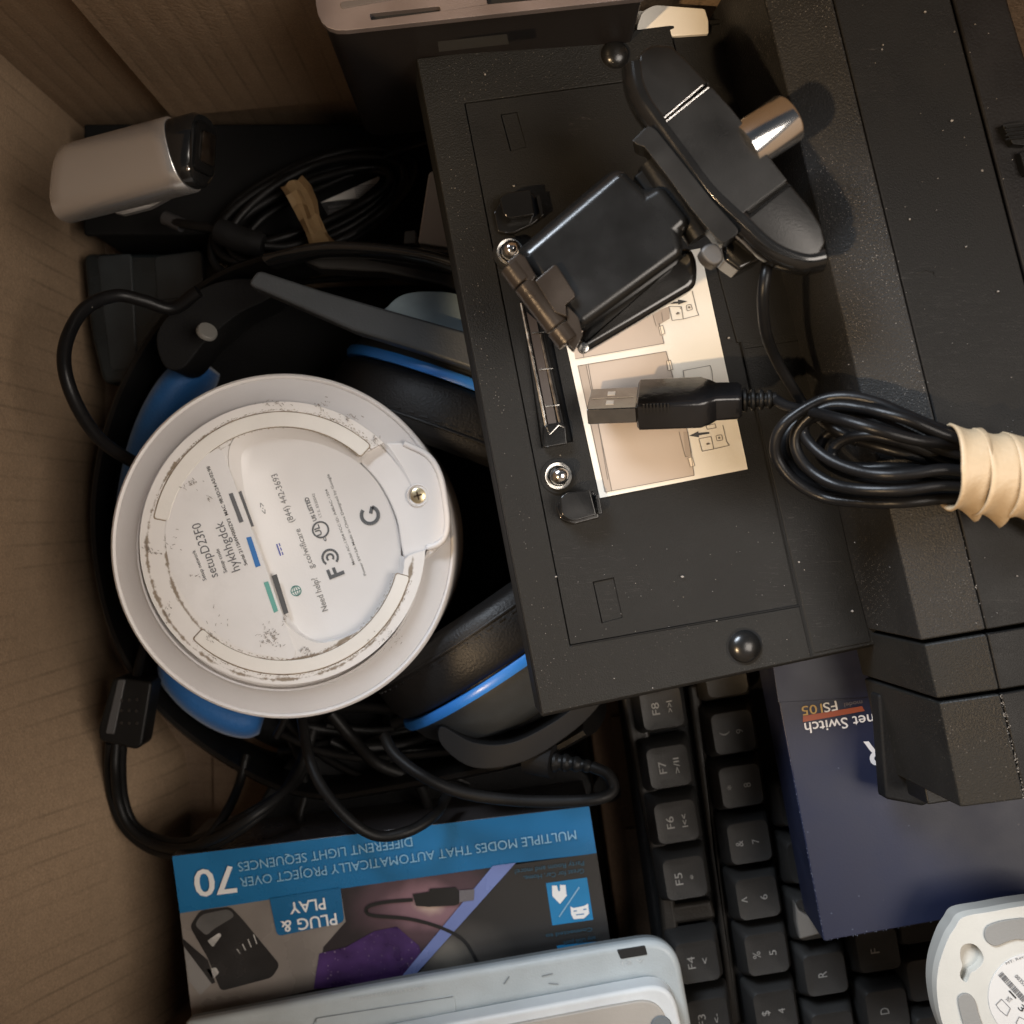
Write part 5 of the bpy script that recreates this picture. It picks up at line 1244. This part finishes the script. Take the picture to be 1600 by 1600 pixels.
lathe('jaw_screw', [(0, .0006), (.0012, .0004), (.0014, -.001)], Z(.1705).at(*c3((470, 1580))[0]), (0, 0, 1), M_steel, wc, 20)
# hinge at the clip's end: three knuckles and a tab
ha, hb2 = Z(.1765).at(*c3((140, 1205))[0]), Z(.1765).at(*c3((405, 1555))[0])
Mbz = mat('hinge_satin', (.030, .022, .016), .33, .35, bump=.12, bscale=1500, var=.2)  # brown tint puts a warm reflection into the base colour
hv = hb2 - ha
for t0, t1 in ((0, .23), (.245, .80), (.815, 1.0)):
    obj('hinge_knuckle', bm_tube([ha + hv * t0, ha + hv * (t0 + .01), ha + hv * (t1 - .01), ha + hv * t1], .0030, 28, rfun=lambda t: .92 if t in (0, 1) else 1), Mbz, wc, smooth=40)
slab('hinge_tab', rnd(c3((250, 1275), (335, 1203), (350, 1205), (432, 1335), (432, 1350), (390, 1385), (395, 1440), (340, 1420)), [2, 4, 3, 4, 3, 0, 0, 2]), Z(.1795), .004, Mbz, wc, bevel=.0005, seg=3)
slab('hinge_leaf', rnd(c3((120, 1190), (175, 1148), (205, 1165), (255, 1255), (235, 1285), (180, 1260)), 3), Z(.1792), .005, Mbz, wc, bevel=.0008)
slab('hinge_leaf', rnd(c3((395, 1390), (445, 1440), (468, 1520), (430, 1590), (400, 1560)), 3), Z(.1785), .005, Mbz, wc, bevel=.0008)

# lead from the camera body down to the bundle
c5 = crop(1100, 500, 3.2)
def rest(x, z):      # keep the bundle on top of the raised deck
    k = min(1, max(0, (x - 480) / 560)); k = k * k * (3 - 2 * k)
    return z * (1 - k) + (.1655 + max(0, z - .154) * .7) * k
def cz(l, k=c5): return [P(*k((x, y))[0], rest(x, z)) for x, y, z in l]
RC = .00142
tube('lead', pz([(1203, 398, .172), (1196, 430, .174), (1192, 470, .172), (1197, 520, .166), (1212, 560, .158), (1238, 605, .152), (1262, 640, .150), (1300, 668, .160), (1340, 690, .163)]), RC, M_cable, wc, k=10, n=14)
# plug: rolled over so that its wide face looks up the picture
tipp = P(932, 632, .171)
aa = Vector((.975, .02, .20)).normalized()
ww = Vector((-.10, -.55, .83)); ww = (ww - aa * ww.dot(aa)).normalized()
nn = aa.cross(ww)
if nn.y < 0: nn = -nn
# metal shell centre
mc = P(950, 634, .1425) + aa * .0015
shell = obj('plug_shell', bm_box(mc, aa, ww, nn, .0065, .0060, .00225), mat('plug_steel', (.30, .30, .30), .17, 1.0, var=.12, vscale=300), wc, bevel=.0003)
for s_ in (-1, 1):
    sub(shell, 'plug_hole', bm_box(mc + nn * .0023 + ww * (.0026 * s_) - aa * .0006, aa, ww, nn, .0010, .0011, .00006), mat('plug_hole_pale', (.62, .58, .52), .4, .4))
sub(shell, 'plug_seam', bm_box(mc + nn * .0023, aa, ww, nn, .0055, .00012, .00005), M_steel)
oc_ = mc + aa * .0065
def rrect(c, a, b, n=4, r=.0012):
    o = []
    for sx, sy, a0 in ((1, 1, 0), (-1, 1, 90), (-1, -1, 180), (1, -1, 270)):
        for k in range(n + 1):
            t = R(a0 + 90 * k / n); rr_ = min(r, a * .9, b * .9)
            o.append(c + ww * (sx * (a - rr_) + rr_ * math.cos(t)) + nn * (sy * (b - rr_) + rr_ * math.sin(t)))
    return o
om = obj('plug_grip', loft([rrect(oc_, .0070, .0034), rrect(oc_ + aa * .0006, .0077, .0040), rrect(oc_ + aa * .0165, .0077, .0040), rrect(oc_ + aa * .0190, .0062, .0038), rrect(oc_ + aa * .0205, .0048, .0036), rrect(oc_ + aa * .0262, .0046, .0035), rrect(oc_ + aa * .0270, .0040, .0030)]), mat('plug_black', (.009, .009, .010), .19, bump=.2, bscale=420, var=.3, dust_sparkle=.3, dscale=400, dthr=.08, dprob=.85), wc, smooth=40)
for k in range(8):
    sub(om, 'grip_rib', bm_box(oc_ + aa * (.0022 + .0009 * k) + ww * .0077 + nn * -.0012 + nn * .004, aa, ww, nn, .00022, .0003, .0012), M_gloss)
se = oc_ + aa * .0268
for k in range(4):
    s0 = se + aa * (.0002 + .0021 * k)
    obj('strain_ring', bm_lathe([(0, 0), (.0026 - .0002 * k, .0001), (.0031 - .00022 * k, .0005), (.0031 - .00022 * k, .0011), (.0026 - .0002 * k, .0015), (0, .0015)], s0, aa, 28), M_black, wc, smooth=50)
obj('strain_core', bm_tube([se, se + aa * .009], .0018, 14), M_black, wc, smooth=50)
ce = se + aa * .0085
tube('lead', [ce - aa * .002, ce] + cz([(420, 433, .156), (560, 466, .164), (700, 502, .170), (860, 548, .172), (1050, 598, .170), (1220, 618, .166), (1400, 640, .163), (1700, 680, .163)]), RC, M_cable, wc, k=10, n=14)
# the coiled turns
turns = [
 [(1700, 900, .160), (1500, 905, .160), (1220, 893, .160), (1000, 912, .160), (800, 912, .159), (600, 888, .158), (450, 805, .158), (368, 700, .158), (358, 600, .160), (400, 520, .162), (490, 450, .163), (600, 396, .163), (720, 384, .163), (860, 412, .162), (1000, 470, .162), (1220, 560, .164), (1500, 640, .164), (1700, 660, .164)],
 [(1700, 850, .166), (1500, 850, .166), (1220, 825, .166), (1000, 848, .165), (800, 848, .164), (650, 822, .162), (530, 750, .160), (462, 650, .159), (462, 560, .160), (530, 480, .162), (640, 430, .163), (780, 440, .164), (900, 466, .166), (1040, 505, .168), (1220, 578, .168), (1500, 650, .168), (1700, 670, .168)],
 [(1700, 800, .169), (1500, 790, .169), (1220, 748, .169), (1050, 766, .168), (900, 774, .167), (760, 752, .165), (630, 700, .163), (540, 630, .161), (498, 560, .160), (520, 500, .160), (620, 470, .160), (760, 480, .160), (900, 520, .162), (1200, 650, .164), (1500, 720, .164)],
 [(1500, 760, .160), (1220, 700, .160), (1080, 640, .160), (940, 595, .160), (820, 576, .160), (700, 600, .159), (640, 660, .158), (670, 720, .158), (780, 740, .158), (960, 740, .158), (1220, 770, .158), (1500, 800, .158)],
 [(1500, 740, .156), (1220, 730, .156), (1050, 680, .156), (900, 640, .156), (760, 600, .156), (640, 560, .156), (580, 620, .155), (590, 690, .155), (700, 760, .155), (900, 800, .155), (1220, 800, .155), (1500, 800, .155)],
 [(1500, 870, .156), (1220, 860, .154), (900, 870, .154), (640, 850, .154), (480, 780, .154), (410, 680, .154), (410, 590, .155), (480, 500, .156), (600, 440, .157), (760, 420, .158), (950, 470, .158), (1220, 590, .158), (1500, 680, .158)]]
for t_ in turns:
    tube('lead_turn', cz(t_), RC, M_cable, wc, k=8, n=12)
tube('lead', cz([(1480, 900, .150), (1560, 950, .150), (1640, 1010, .150), (1720, 1060, .148)]), RC * 1.4, M_cable, wc)

# three tan rubber bands round the bundle
def bump_(t_, c, wd):
    d = (t_ - c + math.pi) % (2 * math.pi) - math.pi
    return max(0, 1 - abs(d) / wd) ** 1.3
def rubber(cx5, cy5, zc, ry, rz, xl, xr, label, lift=0, spike=.30):
    """sleeve round a horizontal bundle: xl/xr(theta) in crop units give its two edges; theta=0 toward the photo's top"""
    th = thing('rubber_band', label, 'rubber band', P(*c5((cx5, cy5))[0], zc - rz), 'tan rubber bands round the webcam lead')
    n = 48; rows = []
    kpx = (H - zc) / F / 3.2
    base = P(*c5((cx5, cy5))[0], zc)
    bm = bmesh.new()
    for k in range(7):
        u = k / 6; row = []
        for i in range(n):
            t_ = 2 * math.pi * i / n
            x = xl(t_) * (1 - u) + xr(t_) * u
            fl = 1 + .07 * (2 * u - 1) ** 2 + .02 * math.sin(3 * t_ + k) + spike * max(0, (u - .35) / .65) ** 1.6 * bump_(t_, math.pi + .15, .75) + .12 * (1 - u) * bump_(t_, 0, 1.2)
            row.append(bm.verts.new(base + Vector(((x - cx5) * kpx, math.cos(t_) * ry * fl, math.sin(t_) * rz * fl + lift))))
        rows.append(row)
    for a, b in zip(rows, rows[1:]):
        for i in range(n): bm.faces.new((a[i], a[(i + 1) % n], b[(i + 1) % n], b[i]))
    o = obj('band_loop', bm, M_band, th, smooth=50)
    md = o.modifiers.new('thick', 'SOLIDIFY'); md.thickness = .0007
    return th
kz = (H - .1725) / F / 3.2
rubber(1275, 748, .1725, 196 * kz, .0092, lambda t: 1208 + 18 * abs(math.cos(t)), lambda t: 1352 + 14 * math.cos(t) + 34 * bump_(t, math.pi, .9), 'tan rubber band nearest the free loops, first of the three around the lead')
rubber(1420, 775, .1727, 198 * kz, .0094, lambda t: 1352 - 8 * abs(math.cos(t)), lambda t: 1490, 'tan rubber band in the middle of the three around the lead', .0002)
rubber(1560, 790, .1729, 194 * kz, .0096, lambda t: 1488, lambda t: 1690, 'tan rubber band cut by the photo edge, farthest from the loops', .0004)
